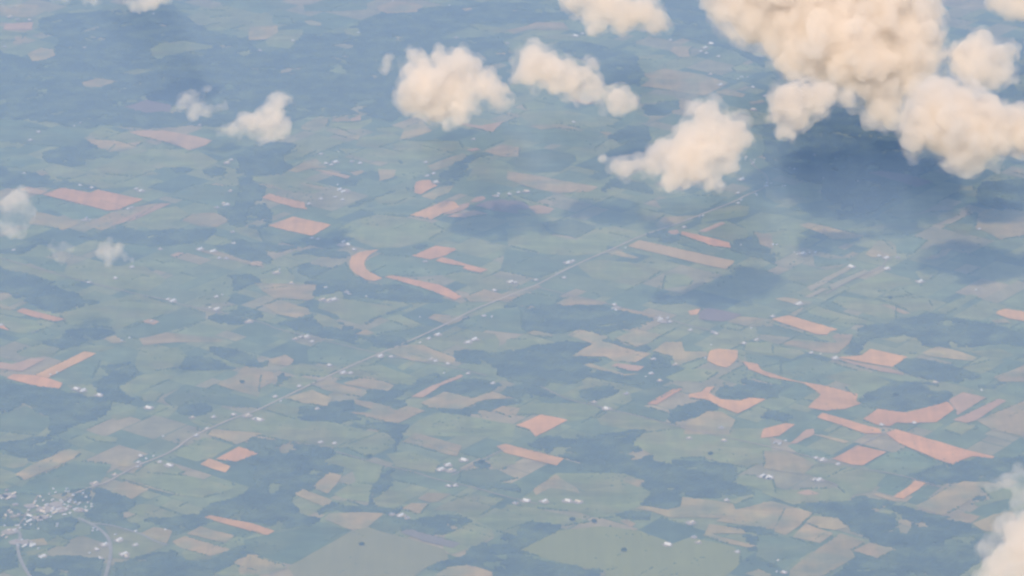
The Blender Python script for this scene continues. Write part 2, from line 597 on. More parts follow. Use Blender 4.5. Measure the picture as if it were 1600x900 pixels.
P 1030,720 1180,650 1360,690 1480,650 1560,680 1600,690 1440,700 1260,770 1080,750
P 1480,770 1540,740 1600,740 1600,810
G 980,850 1120,780 1260,790 1600,850 1600,900 950,900
W 480,720 580,710 600,760 560,790 780,840 940,850 1000,900 620,880 430,840 270,820 250,760 440,740
W 860,620 960,640 880,700 980,720 960,770 830,750 660,680 680,640
W 1170,640 1300,570 1500,600 1480,640 1340,690 1200,660
W 1140,750 1300,770 1440,710 1600,700 1480,760 1340,800 1200,790
W 860,620 1110,530 1130,550 980,640
G 50,760 150,720 270,760 250,790 120,780
G 0,800 100,780 280,830 480,840 680,890 400,900 0,900
M 1060,240 1200,250 1110,310 900,310 740,290 940,260
M 1300,200 1500,130 1600,100 1600,270 1400,260 1250,235
W 1280,200 1500,180 1600,200 1600,230 1400,235 1290,225
@ 800 450
P 0,25 140,0 180,0 60,48 0,65
P 270,100 360,55 480,70 600,95 560,110 400,105 340,120
P 640,140 690,130 900,170 880,185
W 870,60 940,45 1050,55 1060,90 960,105 870,85
R 1100,150 1190,130 1160,170 1120,175
G 1050,200 1140,170 1160,190 1060,220
D 1170,150 1230,130 1440,170 1370,200 1310,215 1170,200
P 1330,215 1420,180 1600,190 1600,235 1480,245
G 1300,245 1350,220 1470,250 1400,265
W 0,110 320,110 540,120 760,160 870,200 860,230 700,260 560,300 440,260 330,290 60,270 0,250
P 345,300 430,262 610,310 560,340 500,350 400,315
P 500,350 570,335 790,400 870,415 770,470 640,460 580,430 380,430
P 640,320 780,265 940,295 870,340 780,370
P 880,400 960,340 1060,340 1080,400 1220,400 1220,430 1030,490 1000,430
W 570,325 640,330 800,380 880,350 900,370 860,410 760,390 600,345
G 0,330 120,320 180,350 60,395 0,400
P 90,285 140,270 250,290 250,310 150,300
W 0,420 180,360 340,340 500,350 380,430 480,440 600,460 430,490 540,530 720,560 800,580 780,620 600,590 470,560 380,600 130,620 0,570
P 440,485 480,475 700,540 800,540 690,555
Q 620,490 650,475 830,495 790,525 730,520
W 850,470 930,420 1000,450 1010,500 900,500
R 1225,420 1240,395 1290,385 1410,395 1410,440 1375,485 1340,505 1280,490 1220,460
G 430,580 470,555 760,620 740,650 620,610 450,640
G 180,630 240,590 330,605 270,650
G 300,670 440,610 480,600 400,690
W 420,670 560,610 640,640 630,680 500,710
W 0,640 90,610 140,620 180,650 280,670 240,700 80,720 0,700
G 70,700 160,690 180,710 90,720
M 730,660 1000,600 1070,620 840,735 760,720
R 840,730 1000,640 1060,630 1060,640 900,735
R 1105,670 1180,655 1210,625 1270,620 1230,660 1310,700 1420,710 1490,690 1590,700 1410,790 1300,745 1230,705 1110,690
W 1280,620 1440,580 1600,600 1600,690 1490,685 1420,705 1320,690 1240,660
W 1060,740 1240,720 1290,760 1160,800 1010,840 960,800
P 1080,860 1220,770 1320,780 1400,830 1390,900 1100,900
R 20,865 180,795 350,830 185,912 110,890
G 530,820 600,770 760,790 1060,870 1050,900 560,860
M 620,720 830,740 1000,790 960,840 760,790
G 960,560 1100,500 1300,520 1200,590 1000,580
G 1420,390 1460,400 1450,460 1420,440
G 1460,340 1600,330 1600,420 1450,390
M 1460,400 1600,430 1600,520 1560,490 1460,460
M 0,130 100,30 300,60 260,110
G 0,740 240,720 460,720 560,760 520,810 360,840 170,790 0,800
@ 0 0 1
R 1159,565 1185,570 1190,580 1245,597 1285,603 1340,617 1338,628 1345,632 1320,640 1290,643 1262,638 1283,618 1270,608 1255,600 1200,590 1170,578
@ 1200 450
R 20,200 130,175 440,265 390,275 370,300 300,295
M 0,220 330,320 400,340 280,330 0,300
P 90,350 140,330 400,345 430,345 400,310 430,290 525,295 510,350 440,410 340,405 200,380
G 0,360 200,390 230,410 150,450 0,410
Q 225,60 330,8 375,10 260,66 !(0.33,0.26,0.13)
P 130,165 210,125 225,130 170,178
P 40,70 100,60 280,90 250,110 180,110
G 230,130 300,115 680,220 640,235 460,220 260,160
G 440,50 800,100 800,190 740,200 460,120 400,90
P 700,110 740,105 890,160 850,165
G 680,20 840,15 900,45 800,55
G 1050,140 1270,40 1320,50 1180,130 1100,170
R 1425,165 1440,150 1490,135 1600,145 1600,210 1500,195
P 1390,205 1480,195 1520,225 1420,225
W 560,260 800,200 1000,160 1160,190 1400,240 1600,330 1600,360 1400,350 1250,380 1000,370 850,290 640,330 560,420 470,410 530,350
R 430,440 590,425 640,385 870,435 775,500 600,470
Q 430,448 760,507 860,550 700,525 500,475
G 700,320 850,300 950,320 800,345
P 960,410 1060,365 1200,400 1310,440 1290,460 1000,430
G 1270,400 1440,380 1540,420 1500,440 1330,430
G 1200,500 1400,450 1490,460 1340,540
W 780,500 880,440 1000,450 1220,510 1320,550 1180,590 1030,580 870,540
G 350,560 480,520 620,520 770,600 650,640 450,590
M 150,460 250,430 400,470 600,530 380,570 220,570 0,520
W 560,670 760,600 870,590 1060,610 1180,660 1110,710 980,760 880,785 740,760 600,720
R 590,825 690,760 870,785 1120,715 1165,760 1050,845 870,850 800,845 760,870 680,860
Q 1125,708 1220,655 1370,690 1280,740 1180,800 1170,760
Q 1160,830 1440,695 1490,710 1300,830 1240,850
M 1175,805 1340,715 1380,705 1200,815
P 1300,830 1600,700 1600,900 1400,890
P 1410,560 1600,470 1600,580 1450,590
W 1290,610 1390,630 1400,610 1300,600
W 1400,620 1470,600 1440,590 1405,605
R 305,815 340,785 690,885 720,905 620,905 490,875
M 490,800 580,740 680,760 600,820
R 0,890 110,850 170,860 110,905 0,940
Q 240,890 290,885 310,900 200,960 160,960
W 0,780 80,780 140,800 100,830 0,820
G 1080,880 1180,840 1300,860 1250,900
G 660,60 1000,60 1040,140 900,150
M 960,180 1100,175 1400,210 1380,235 1160,190
G 560,690 620,660 760,610 600,600 480,620
@ 0 675
W 0,110 230,30 400,40 440,90 260,180 190,190 60,130
G 0,130 190,185 160,215 80,230 0,220
P 95,270 200,210 430,110 510,130 460,170 150,305
G 0,310 70,340 120,310 150,310 40,355 0,360
M 170,310 470,180 700,200 620,330 300,400 100,380
P 730,195 800,175 850,200 800,225 740,220
G 530,30 640,25 740,40 720,70 600,60
G 1000,170 1080,190 1150,250 1080,280 830,265 900,215
G 1070,140 1270,35 1460,85 1330,165 1240,190
P 1290,20 1310,0 1600,0 1530,60 1480,80
R 1350,175 1490,95 1600,135 1480,190
R 1255,210 1310,170 1440,220 1410,260
G 740,285 850,250 1200,280 1460,345 1400,380 1250,415 1080,390 900,340
P 740,290 880,325 1180,412 1080,392 960,362
P 685,380 780,310 940,360 820,425
W 500,520 560,420 610,350 670,380 820,440 860,450 800,490 800,560 900,590 860,620 700,590 560,560
G 790,490 870,455 960,460 1130,520 1050,545 870,530
W 900,560 1120,540 1300,480 1480,400 1600,360 1600,560 1350,540 1330,570 1180,620 1090,640 1000,600
R 1330,555 1370,535 1600,590 1710,620 1640,640 1600,632
P 1170,640 1250,595 1470,650 1410,700 1290,670
P 1085,690 1160,655 1450,740 1310,780 1130,725
G 1140,750 1150,735 1320,780 1310,810 1150,805
W 980,760 1100,730 1140,810 1320,800 1450,740 1500,730 1600,740 1600,770 1480,810 1340,900 700,900 700,840 840,800
P 1450,820 1570,770 1600,770 1600,870
G 1340,890 1450,830 1600,870 1600,900
G 650,590 820,610 1050,700 1030,720 830,800 700,790 690,650
P 870,640 960,600 1080,620 1050,700 930,660
G 290,690 360,650 440,680 400,720 300,710
P 170,680 270,670 300,710 200,720
G 430,640 560,600 570,640 470,660
G 160,750 290,730 300,770 180,780
W 0,740 110,720 130,850 0,900
W 180,790 640,800 660,900 190,900
W 0,500 60,470 180,520 240,580 170,620 0,600
W 250,560 420,540 500,570 480,620 300,640 240,620
W 480,340 560,360 540,430 420,440 380,390
M 0,390 100,390 300,400 340,440 160,480 0,440
@ 400 675
W 0,30 220,70 430,90 500,130 430,180 560,240 540,260 450,250 340,350 240,380 240,420 300,520 420,540 430,560 300,600 120,600 0,580
G 0,0 600,0 830,10 880,60 820,110 540,100 430,90 200,60 0,20
G 430,180 520,140 800,210 760,330 620,320 600,240
G 550,90 760,10 880,50 820,110 700,160
P 345,350 450,255 535,270 510,320 450,390 400,370
P 235,390 290,360 480,430 470,460 430,470
G 245,510 330,455 410,475 330,525
G 480,390 620,310 740,320 700,440 560,420
G 520,440 570,430 670,470 560,470
P 920,65 1000,10 1290,90 1250,155 1130,125
W 720,0 1000,0 900,60 850,120 830,110 880,60
G 810,140 960,120 1150,190 1120,260 880,220
M 830,270 880,230 1110,290 1000,330 850,300
G 720,430 830,360 980,390 940,440 840,490 740,460
P 1015,420 1080,385 1225,390 1130,440 1080,445
P 910,480 970,450 1080,450 1030,510 1000,510
W 690,440 740,330 830,250 870,230 860,300 760,400 730,460 860,490 900,470 910,490 840,510 720,500 500,490 430,540 420,500 480,440 560,470 680,470
P 430,550 460,515 600,505 800,515 700,600 600,620 520,590
P 200,850 600,620 700,600 1180,740 1200,800 1050,860 1000,900 280,900 !(0.225,0.20,0.075)
M 700,590 800,520 990,550 900,620 850,640
Q 900,630 960,610 1280,700 1230,730 1050,690 !(0.2,0.16,0.12)
W 1010,550 1200,520 1320,560 1260,620 1160,650 900,610
M 0,690 430,570 600,620 400,740 220,830 0,770
P 0,780 210,850 100,890 -60,905 -100,870
R -290,550 -250,535 0,585 110,620 50,640 0,632
G 1180,650 1330,570 1470,610 1500,650 1380,720 1210,770 1170,730
G 1370,560 1600,430 1600,650 1480,610
G 1100,490 1200,440 1330,390 1560,420 1380,540 1250,500
W 1210,800 1400,720 1600,640 1600,740 1450,760 1520,800 1600,820 1600,900 1480,880 1340,830 1200,850 1120,890 1030,890
P 1120,900 1200,850 1320,830 1480,880 1510,900
W 1380,200 1440,180 1480,210 1450,235 1390,220
G 1450,170 1600,110 1600,190 1550,220 1490,240
W 1400,340 1600,310 1600,370 1420,360
M 1290,240 1500,230 1600,280 1380,340 1260,310
@ 800 675
R -60,105 -10,88 320,170 280,215 0,148
W 60,80 240,30 560,30 800,0 760,100 870,140 880,190 1010,215 1010,170 1300,200 1440,230 1380,320 1480,350 1500,390 1260,420 1050,410 1040,460 980,485 820,450 880,380 820,340 840,300 700,260 580,270 400,240 420,190 340,170
G 760,90 820,10 1000,0 1550,0 1600,60 1600,180 1460,220 1320,200 1230,160 1010,165 1010,210 890,190 870,140
G 30,430 280,260 560,260 700,260 840,300 810,350 880,385 820,450 650,530 520,540 400,500 100,470
P 130,360 280,270 410,360 420,390 240,350 150,400
P 690,310 720,280 840,310 800,350
G 0,460 100,470 500,560 300,590 130,560 0,620
W 0,640 120,570 280,590 260,640 110,700 0,750
G 40,740 130,700 290,620 560,590 800,620 1000,700 1120,660 1390,720 1430,780 1420,830 1350,900 620,900 590,870 430,850 200,790 !(0.215,0.21,0.055)
W 0,780 40,770 200,800 420,850 590,870 610,900 0,900
W 690,520 740,495 850,520 850,550 760,560 680,540
P 770,480 820,465 980,490 1050,470 1060,410 1220,430 1380,450 1400,490 1310,540 1000,540 860,500
P 1270,560 1400,490 1600,430 1680,450 1600,610 1480,590
P 1200,640 1230,580 1450,610 1460,640 1320,640
P 1190,650 1220,635 1540,720 1500,735 1350,700
W 1370,590 1480,590 1600,620 1600,830 1440,790 1440,760 1540,720 1460,640
G 1380,320 1440,270 1600,280 1600,380 1480,340
G 1340,430 1500,390 1510,410 1400,450
P 670,560 720,550 780,580 740,600
P 1450,890 1540,860 1600,890 1600,900
@ 1200 675
R 735,10 780,0 1250,120 1420,160 1400,172 1280,155 1210,180 1160,215 1060,180 900,110 810,70
R 400,175 560,88 745,130 590,215 520,210
Q 155,55 200,35 300,15 180,68
P 280,20 330,20 510,65 480,75
M 600,220 760,130 900,120 1060,190 840,280
W 860,280 1000,210 1160,220 1220,190 1300,160 1500,180 1600,140 1600,200 1500,270 1390,320 1200,310 1080,350 980,320
R 785,415 920,310 985,325 850,425
M 670,370 780,280 910,300 790,400
M 870,440 990,330 1080,350 940,460
G 500,220 580,230 740,270 640,380 500,400 420,330 340,300
G 0,370 180,360 420,350 530,400 500,440 260,450 150,460 0,390
Q 180,385 250,362 330,390 250,400
P 640,390 700,390 860,440 780,440
P 0,130 100,120 300,200 220,270 0,240
M 120,90 160,70 420,150 350,190 180,130
G 230,260 330,200 460,200 560,230 450,260 340,290
P 0,450 140,470 280,510 200,590 110,650 0,610
P 240,570 280,530 430,540 490,600 420,620 330,605
P 150,660 240,575 330,612 410,640 320,700
P 130,870 270,760 330,720 450,640 610,690 520,740 550,790 400,870 350,900 150,900
P 530,745 640,695 790,740 680,795
W 160,460 270,440 500,450 560,410 850,450 930,490 1080,530 1280,600 1400,640 1480,640 1440,720 1250,900 380,900 560,790 680,800 800,740 620,680 490,620 490,590 280,510
M 0,660 100,650 300,710 180,800 90,860 0,800
P 920,470 1130,350 1220,310 1330,320 1330,390 1200,470 1090,525
P 1100,550 1200,510 1320,530 1270,580
P 1280,580 1400,520 1530,500 1560,560 1500,640 1350,620
G 1330,350 1600,340 1600,430 1500,420 1300,470 1280,450 1400,420
W 1190,430 1260,400 1380,410 1330,440
'''
# x, y in the same tiles, how many buildings, s small / m farm / b big bright, colour
BUILT = '''
@ 0 0
60,110 1 b warm
110,125 2 m grey
185,130 1 m warm
490,785 4 m grey
240,830 1 m white
190,880 3 m white
30,298 2 m grey
530,303 1 m grey
1250,787 3 m grey
960,92 2 s grey
@ 400 0
230,258 1 m white
640,210 2 s white
25,320 1 m grey
1570,275 1 m grey
1250,240 1 m grey
1208,40 1 s white
855,12 2 s white
1360,875 3 m white
@ 800 0
398,229 1 b white
440,215 1 m white
1180,325 2 m white
1205,303 2 b white
1215,337 2 m white
1245,278 1 b white
1290,358 3 m white
1240,470 2 m warm
1303,535 1 b white
1505,550 2 m white
1580,605 1 m white
1510,690 2 b warm
385,768 1 m white
990,255 1 m white
1560,360 1 m grey
1440,490 8 s grey
@ 0 225
150,190 3 m white
500,265 3 m white
575,278 2 m white
852,286 1 m white
880,299 1 b white
1418,124 3 b warm
1445,105 2 m white
800,411 1 m white
825,402 2 m grey
530,480 5 m grey
1415,386 1 b white
1400,378 2 m warm
1355,402 1 m grey
1250,663 2 b white
1330,677 2 b white
1370,719 2 m white
1415,722 1 m grey
1003,663 1 m grey
825,775 1 m white
555,870 2 m white
722,844 2 m white
1455,555 1 m grey
1460,627 1 m white
85,670 1 m white
1440,300 2 m warm
@ 400 225
405,68 1 m white
515,55 2 s white
437,126 2 m white
498,118 3 b white
470,135 2 m white
600,115 2 m grey
650,125 1 m white
560,298 5 b white
495,337 3 m white
540,354 1 m white
405,348 1 m white
510,262 2 s white
330,380 3 m white
350,594 1 m white
390,599 2 m white
540,635 4 b white
612,665 2 m white
1060,120 1 m white
1070,205 2 m white
1125,243 2 b white
1110,190 1 m white
1500,330 4 m white
1585,318 2 m white
1060,740 1 m grey
128,812 2 b warm
147,793 1 s white
220,876 1 m warm
1592,868 2 b white
@ 800 225
93,302 2 b warm
40,308 3 m white
1440,95 10 s white
1500,115 7 s white
1435,226 1 b white
1590,268 1 m white
1412,312 3 m white
1525,318 5 s white
1412,375 2 m white
1430,358 2 s white
1180,462 5 s white
1075,525 1 m white
350,748 2 b white
380,738 2 m white
325,841 1 m white
20,872 3 m white
150,855 3 m white
710,657 3 s white
1430,637 3 s grey
1590,250 2 s white
@ 1200 225
50,640 4 s white
215,691 1 b white
170,693 4 s white
272,685 4 s grey
740,717 2 b white
695,705 3 m white
742,785 1 b white
810,715 1 m grey
520,773 1 b white
950,866 2 b white
1320,537 1 m white
290,75 3 s grey
160,158 5 s grey
345,220 2 s grey
20,252 2 s white
95,267 4 s white
560,238 2 s grey
@ 0 450
1352,60 2 m white
1390,50 1 s grey
1050,76 1 m white
1080,86 1 b white
1312,130 1 s warm
1355,137 1 b white
1555,217 2 b warm
5,237 1 m white
945,215 1 m warm
478,637 1 b white
518,648 2 b white
622,676 1 b white
340,550 4 s white
930,756 1 b white
760,337 1 s grey
1200,816 1 m warm
1335,813 2 m white
1460,797 1 m white
1545,806 1 b warm
1590,825 1 m white
1295,886 2 m white
810,320 1 s white
@ 400 450
415,80 2 b warm
450,86 1 b warm
485,78 1 b white
565,30 2 m grey
580,46 1 m grey
690,60 2 s white
435,5 1 m white
1490,20 2 m white
1425,180 1 m white
1475,187 2 s white
245,325 1 m warm
280,313 1 m white
314,311 1 b white
350,341 1 m white
1135,298 1 b white
1080,321 1 m white
1365,328 2 b white
1325,346 1 b white
1025,350 1 s warm
775,433 1 b white
845,436 2 m white
545,536 1 b white
590,537 1 m white
460,488 1 m white
1095,452 2 m warm
1122,463 1 m white
1200,480 2 m white
1175,541 1 s white
1325,541 1 m white
1480,601 1 m white
270,620 1 m white
120,685 1 m white
155,716 1 s white
380,761 1 m white
20,830 2 b white
1025,190 3 s grey
@ 800 450
640,110 3 m white
655,130 4 m white
920,195 5 m white
950,215 6 m white
985,217 2 m white
1115,269 1 m white
1275,291 2 m white
1258,283 1 m grey
1450,351 2 m white
1528,331 3 m white
1245,365 2 s white
885,450 1 m white
868,540 3 m white
835,562 2 s white
1020,485 1 m warm
715,667 1 m grey
590,761 2 b white
1208,445 3 s grey
1308,880 2 m grey
1495,258 1 s white
510,720 1 m warm
925,585 1 m warm
@ 1200 450
192,105 2 b white
30,183 1 m white
420,445 2 b white
272,411 2 m white
330,420 3 s warm
710,862 1 m white
915,850 2 m white
1045,597 1 m warm
1335,648 3 s white
1300,20 1 s white
@ 0 675
1060,215 3 b white
1000,194 1 m white
1225,28 2 m white
880,155 2 m white
865,197 2 m white
915,175 1 s white
960,160 2 s white
1020,35 1 s white
860,225 2 s grey
715,275 3 m warm
592,330 1 b warm
55,405 3 b warm
20,410 2 m white
95,460 1 m grey
250,430 2 s warm
190,468 3 m warm
180,497 1 s white
290,490 4 b warm
230,548 2 b white
270,540 3 m warm
70,525 4 m warm
360,385 6 s grey
350,460 4 m white
380,490 5 m white
410,440 4 s white
440,430 4 s white
500,460 4 s white
495,495 3 m white
540,498 1 m white
580,470 2 s white
460,405 1 s white
150,575 4 s grey
60,630 5 m warm
110,610 2 s white
240,615 1 s white
330,595 2 s grey
320,520 3 s white
425,515 2 s white
510,410 2 s grey
95,695 3 m grey
165,697 2 b white
195,708 1 m white
265,787 1 b white
240,737 2 s grey
655,711 1 b white
745,683 1 b white
605,740 1 m white
625,795 1 m white
775,770 1 b white
790,785 2 m warm
848,713 1 m white
848,628 2 s white
1035,620 2 s white
590,605 3 s grey
720,650 2 s grey
560,765 2 s grey
390,480 3 s white
@ 400 675
1200,214 2 b white
1155,241 1 b white
1300,183 1 b white
1215,248 1 b warm
1205,344 1 m white
1245,342 2 m white
905,529 1 b white
850,522 1 m grey
945,546 1 m grey
403,71 1 m white
490,78 1 m white
@ 800 675
90,437 1 b white
202,440 1 b white
350,438 1 b white
415,444 1 b warm
20,452 1 m grey
1120,574 2 b warm
975,711 2 b white
1135,665 1 m grey
1165,698 1 m warm
1408,756 1 m white
1340,433 1 m white
1565,283 1 b white
1597,290 1 b white
1105,45 1 m warm
1325,60 3 m warm
@ 1200 675
65,65 4 m white
110,62 2 s white
300,168 3 m white
340,181 1 b white
437,208 2 m white
12,290 1 b white
290,306 3 m white
318,306 1 b white
62,812 3 s warm
100,884 2 m white
55,882 3 s grey
'''


def parse(text):
    ox = oy = 0.0
    k = 4.0
    for ln in text.strip().split('\n'):
        p = ln.split()
        if p[0] == '@':
            ox, oy = float(p[1]), float(p[2])
            k = float(p[3]) if len(p) > 3 else 4.0
            continue
        yield p, ox, oy, k


for p, ox, oy, k in parse(LAND):
    col = None
    if p[-1].startswith('!'):
        col = tuple(float(c) for c in p.pop()[2:-1].split(','))
    pts = []
    for q in p[1:]:
        x, y = (float(c) for c in q.split(','))
        if k == 4.0:
            # a patch cut by the tile's edge runs on a little way beyond it, along the lie of the fields
            e = random.uniform(30, 80) if p[0] in 'WM' else random.uniform(10, 50)
            if x >= 1600 or x <= 0:
                x, y = (x + e, y + 0.3 * e) if x > 800 else (x - e, y - 0.25 * e)
            if y >= 900 or y <= 0:
                x, y = (x - 0.8 * e, y + 0.5 * e) if y > 450 else (x + 0.8 * e, y - 0.5 * e)
        pts.append((ox + x / k, oy + y / k))
    (WOODS_AND_SHADE if p[0] == 'W' else FIELDS).append((p[0], pts, col))
for p, ox, oy, k in parse(BUILT):
    x, y = (float(c) for c in p[0].split(','))
    HOUSES.append((ox + x / k, oy + y / k, int(p[1]), p[2], p[3]))


def inside(px, py, poly):
    """vectorised point in polygon"""
    r = np.zeros(px.shape, bool)
    n = len(poly)
    for i in range(n):
        x0, y0 = poly[i]
        x1, y1 = poly[(i + 1) % n]
        if y0 == y1:
            continue
        c = ((y0 > py) != (y1 > py)) & (px < (x1 - x0) * (py - y0) / (y1 - y0) + x0)
        r ^= c
    return r


def rough_outline(pts, amp, step=45.0, rnd=0.22, big=0.0):
    """ground outline of a traced patch: corners eased, edges made slightly uneven"""
    w_ = [np.array(at(*p)) for p in pts]
    out = []
    n = len(w_)
    for i in range(n):
        a, b, c = w_[i - 1], w_[i], w_[(i + 1) % n]
        out.append(b + (a - b) * min(rnd, 14 / max(1, np.linalg.norm(a - b))))
        out.append(b * 0.8 + 0.1 * (out[-1] + b + (c - b) * min(rnd, 14 / max(1, np.linalg.norm(c - b)))))
        out.append(b + (c - b) * min(rnd, 14 / max(1, np.linalg.norm(c - b))))
    res = []
    n = len(out)
    for i in range(n):
        a, b = out[i], out[(i + 1) % n]
        d = np.linalg.norm(b - a)
        m = max(1, int(d / step))
        for j in range(m):
            p = a + (b - a) * j / m
            s = noise.noise_vector(Vector((p[0] * 0.006, p[1] * 0.006, 3.3)))
            s2 = noise.noise_vector(Vector((p[0] * 0.022, p[1] * 0.022, 7.3)))
            q = [p[0] + amp * (s.x * 1.1 + s2.x * 0.5), p[1] + amp * (s.y * 1.1 + s2.y * 0.5)]
            if big:
                s3 = noise.noise_vector(Vector((p[0] * 0.0028, p[1] * 0.0028, 11.3)))
                q = [q[0] + big * s3.x, q[1] + big * s3.y]
            res.append(tuple(q))
    return res


FNAME = {'R': 'ploughed_field', 'Q': 'ploughed_field', 'D': 'ploughed_field', 'P': 'stubble_field', 'G': 'crop_field', 'M': 'pasture'}
AMP = {'R': 7, 'Q': 8, 'D': 8, 'P': 9, 'G': 11, 'M': 13}
OUT = []
order = sorted(range(len(FIELDS)), key=lambda i: 'MGPDQR'.index(FIELDS[i][0]))
z = 0.3
for i in order:
    k, pts, col = FIELDS[i]
    ol = rough_outline(pts, AMP[k])
    OUT.append((k, ol))
    z += 0.018
    me = pydata(FNAME[k], [(x, y, z) for x, y in ol], [tuple(range(len(ol)))])
    if sum(ol[j - 1][0] * ol[j][1] - ol[j][0] * ol[j - 1][1] for j in range(len(ol))) < 0:
        me.flip_normals()
    m = M[k]
    if col:
        m = mat(FNAME[k] + '_soil', col, var=0.09, scale=0.004, streak=0.06)
    link(FNAME[k], me, m, kind='structure')
ROAD_Z = z + 0.6

# ------------------------------------------------------------------ roads
ROADS = [
    ('road', 14, 'road', [(118, 772), (150, 760), (166, 755), (190, 742), (215, 729), (265, 708), (300, 684), (330, 670), (365, 655), (400, 643), (440, 624), (500, 595), (560, 568), (600, 551), (660, 525), (700, 506), (735, 488), (790, 465), (837, 447), (862, 434), (890, 420), (922, 405), (955, 391), (1000, 371), (1040, 357), (1070, 346), (1112, 330), (1145, 317), (1165, 307), (1187, 298)]),
    ('road', 10, 'lane', [(0, 404), (60, 421), (103, 434), (140, 443), (175, 451), (215, 461), (262, 470), (287, 478), (330, 486), (410, 506), (430, 514), (500, 532), (590, 553), (640, 563), (700, 574), (760, 588)]),
    ('road', 10, 'lane', [(525, 707), (560, 717), (600, 728), (650, 740), (678, 749), (735, 762), (790, 777), (840, 789)]),
    ('road', 10, 'lane', [(845, 605), (887, 625), (930, 635), (955, 642), (1000, 652), (1065, 669), (1130, 684), (1200, 699), (1290, 721), (1350, 734), (1385, 740), (1430, 750), (1470, 763)]),
    ('road', 10, 'lane', [(838, 450), (890, 462), (940, 474), (975, 483), (1025, 494), (1070, 508), (1120, 520)]),
    ('road', 8, 'lane', [(1330, 705), (1352, 693), (1384, 677)]),
    ('road', 8, 'lane', [(1290, 752), (1300, 756), (1309, 760)]),
    ('road', 8, 'lane', [(705, 745), (762, 716), (790, 702)]),
    ('road', 10, 'lane', [(1187, 298), (1197, 292), (1200, 284), (1196, 275), (1180, 262), (1172, 250)]),
    ('road', 10, 'lane', [(1290, 460), (1340, 434), (1375, 420), (1385, 405), (1375, 392)]),
    ('road', 8, 'lane', [(700, 505), (715, 500), (745, 490)]),
    ('highway', 20, 'highway', [(26, 829), (32, 837), (30, 848), (28, 858), (31, 872), (38, 888), (46, 901), (60, 925)]),
    ('highway', 22, 'highway', [(122, 811), (140, 819), (155, 828), (166, 838), (172, 850), (173, 865), (170, 882), (165, 901), (150, 935)]),
    ('highway', 14, 'highway', [(140, 819), (175, 823), (217, 835), (245, 848), (262, 853)]),
    ('road', 10, 'lane', [(60, 905 - 130), (26, 829)]),
    ('road', 10, 'lane', [(118, 772), (90, 790), (60, 800), (30, 808), (0, 814)]),
]


def smooth_line(pts, n=6):
    P = [np.array(at(*p)) for p in pts]
    P = [2 * P[0] - P[1]] + P + [2 * P[-1] - P[-2]]
    out = []
    for i in range(1, len(P) - 2):
        a, b, c, d = P[i - 1], P[i], P[i + 1], P[i + 2]
        for j in range(n):
            t = j / n
            out.append(0.5 * (2 * b + (c - a) * t + (2 * a - 5 * b + 4 * c - d) * t * t + (3 * b - 3 * c + d - a) * t ** 3))
    out.append(P[-2])
    return out


ROADPTS = []
for i, (nm, wd, mk, pts) in enumerate(ROADS):
    ln = smooth_line(pts)
    v, f = [], []
    for j, p in enumerate(ln):
        t = ln[min(j + 1, len(ln) - 1)] - ln[max(j - 1, 0)]
        t = t / np.linalg.norm(t)
        nrm = np.array((-t[1], t[0])) * wd / 2
        zz = ROAD_Z + 0.02 * i
        v += [(*(p - nrm), zz), (*(p + nrm), zz)]
        if j:
            f.append((2 * j - 2, 2 * j - 1, 2 * j + 1, 2 * j))
        ROADPTS.append((p[0], p[1], wd / 2 + 9))
    me = pydata(nm, v, f)
    if me.polygons[0].normal.z < 0:
        me.flip_normals()
    link(nm, me, M[mk], kind='structure')

# ------------------------------------------------------------------ where the buildings stand
SIZES = {'s': (12, 9, 5, 3.4), 'm': (20, 11, 5.5, 4), 'b': (36, 15, 6.5, 5)}
place = []
for hx, hy, n, sz, colr in HOUSES:
    n = max(1, int(round(n * (0.95 if hx < 170 and 760 < hy < 850 else 0.45))))
    cx, cy = at(hx, hy)
    L0, W0 = SIZES[sz][:2]
    got = []
    for q in range(n):
        for tr in range(60):
            rad = 0 if q == 0 and n == 1 else (L0 * 0.9 + 9 * n)
            a = random.uniform(0, 6.283)
            r = rad * math.sqrt(random.random())
            x, y = cx + r * math.cos(a) * 1.1, cy + r * math.sin(a) * 1.6
            if all(math.hypot(x - g[0], y - g[1]) > L0 * 1.15 for g in got):
                break
        got.append((x, y))
    place.append((hx, hy, n, sz, colr, got))
OCC = [(x, y, 26 if p_[3] == 'b' else 19) for p_ in place for x, y in p_[5]] + ROADPTS
OCC = np.array(OCC)

# ------------------------------------------------------------------ woods: raised canopies of many crowns; some dark patches also stand for cloud shadow
CELL = 17.0


def canopy(name, cells_in, x0, y0, nx, ny, hgt=11.0):
    """one mesh: a lumpy canopy over the marked cells, with its edge down to the ground"""
    vid = {}
    v, f = [], []

    def vert(i, j, low=False):
        key = (i, j, low)
        if key not in vid:
            jx = (hash2(i, j, 1) - 0.5) * CELL * 0.8
            jy = (hash2(i, j, 2) - 0.5) * CELL * 0.8
            hh = 0.0 if low else hgt * (0.55 + 0.75 * hash2(i, j, 3))
            vid[key] = len(v)
            v.append((x0 + i * CELL + jx, y0 + j * CELL + jy, hh))
        return vid[key]
    ii, jj = np.nonzero(cells_in)
    for i, j in zip(ii.tolist(), jj.tolist()):
        a, b, c, d = vert(i, j), vert(i + 1, j), vert(i + 1, j + 1), vert(i, j + 1)
        f.append((a, b, c))
        f.append((a, c, d))
        for (di, dj, p, q) in ((-1, 0, (i, j + 1), (i, j)), (1, 0, (i + 1, j), (i + 1, j + 1)), (0, -1, (i, j), (i + 1, j)), (0, 1, (i + 1, j + 1), (i, j + 1))):
            u, w2 = i + di, j + dj
            if u < 0 or w2 < 0 or u >= nx or w2 >= ny or not cells_in[u, w2]:
                f.append((vert(*p, True), vert(*q, True), vert(*q), vert(*p)))
    return pydata(name, v, f) if f else None


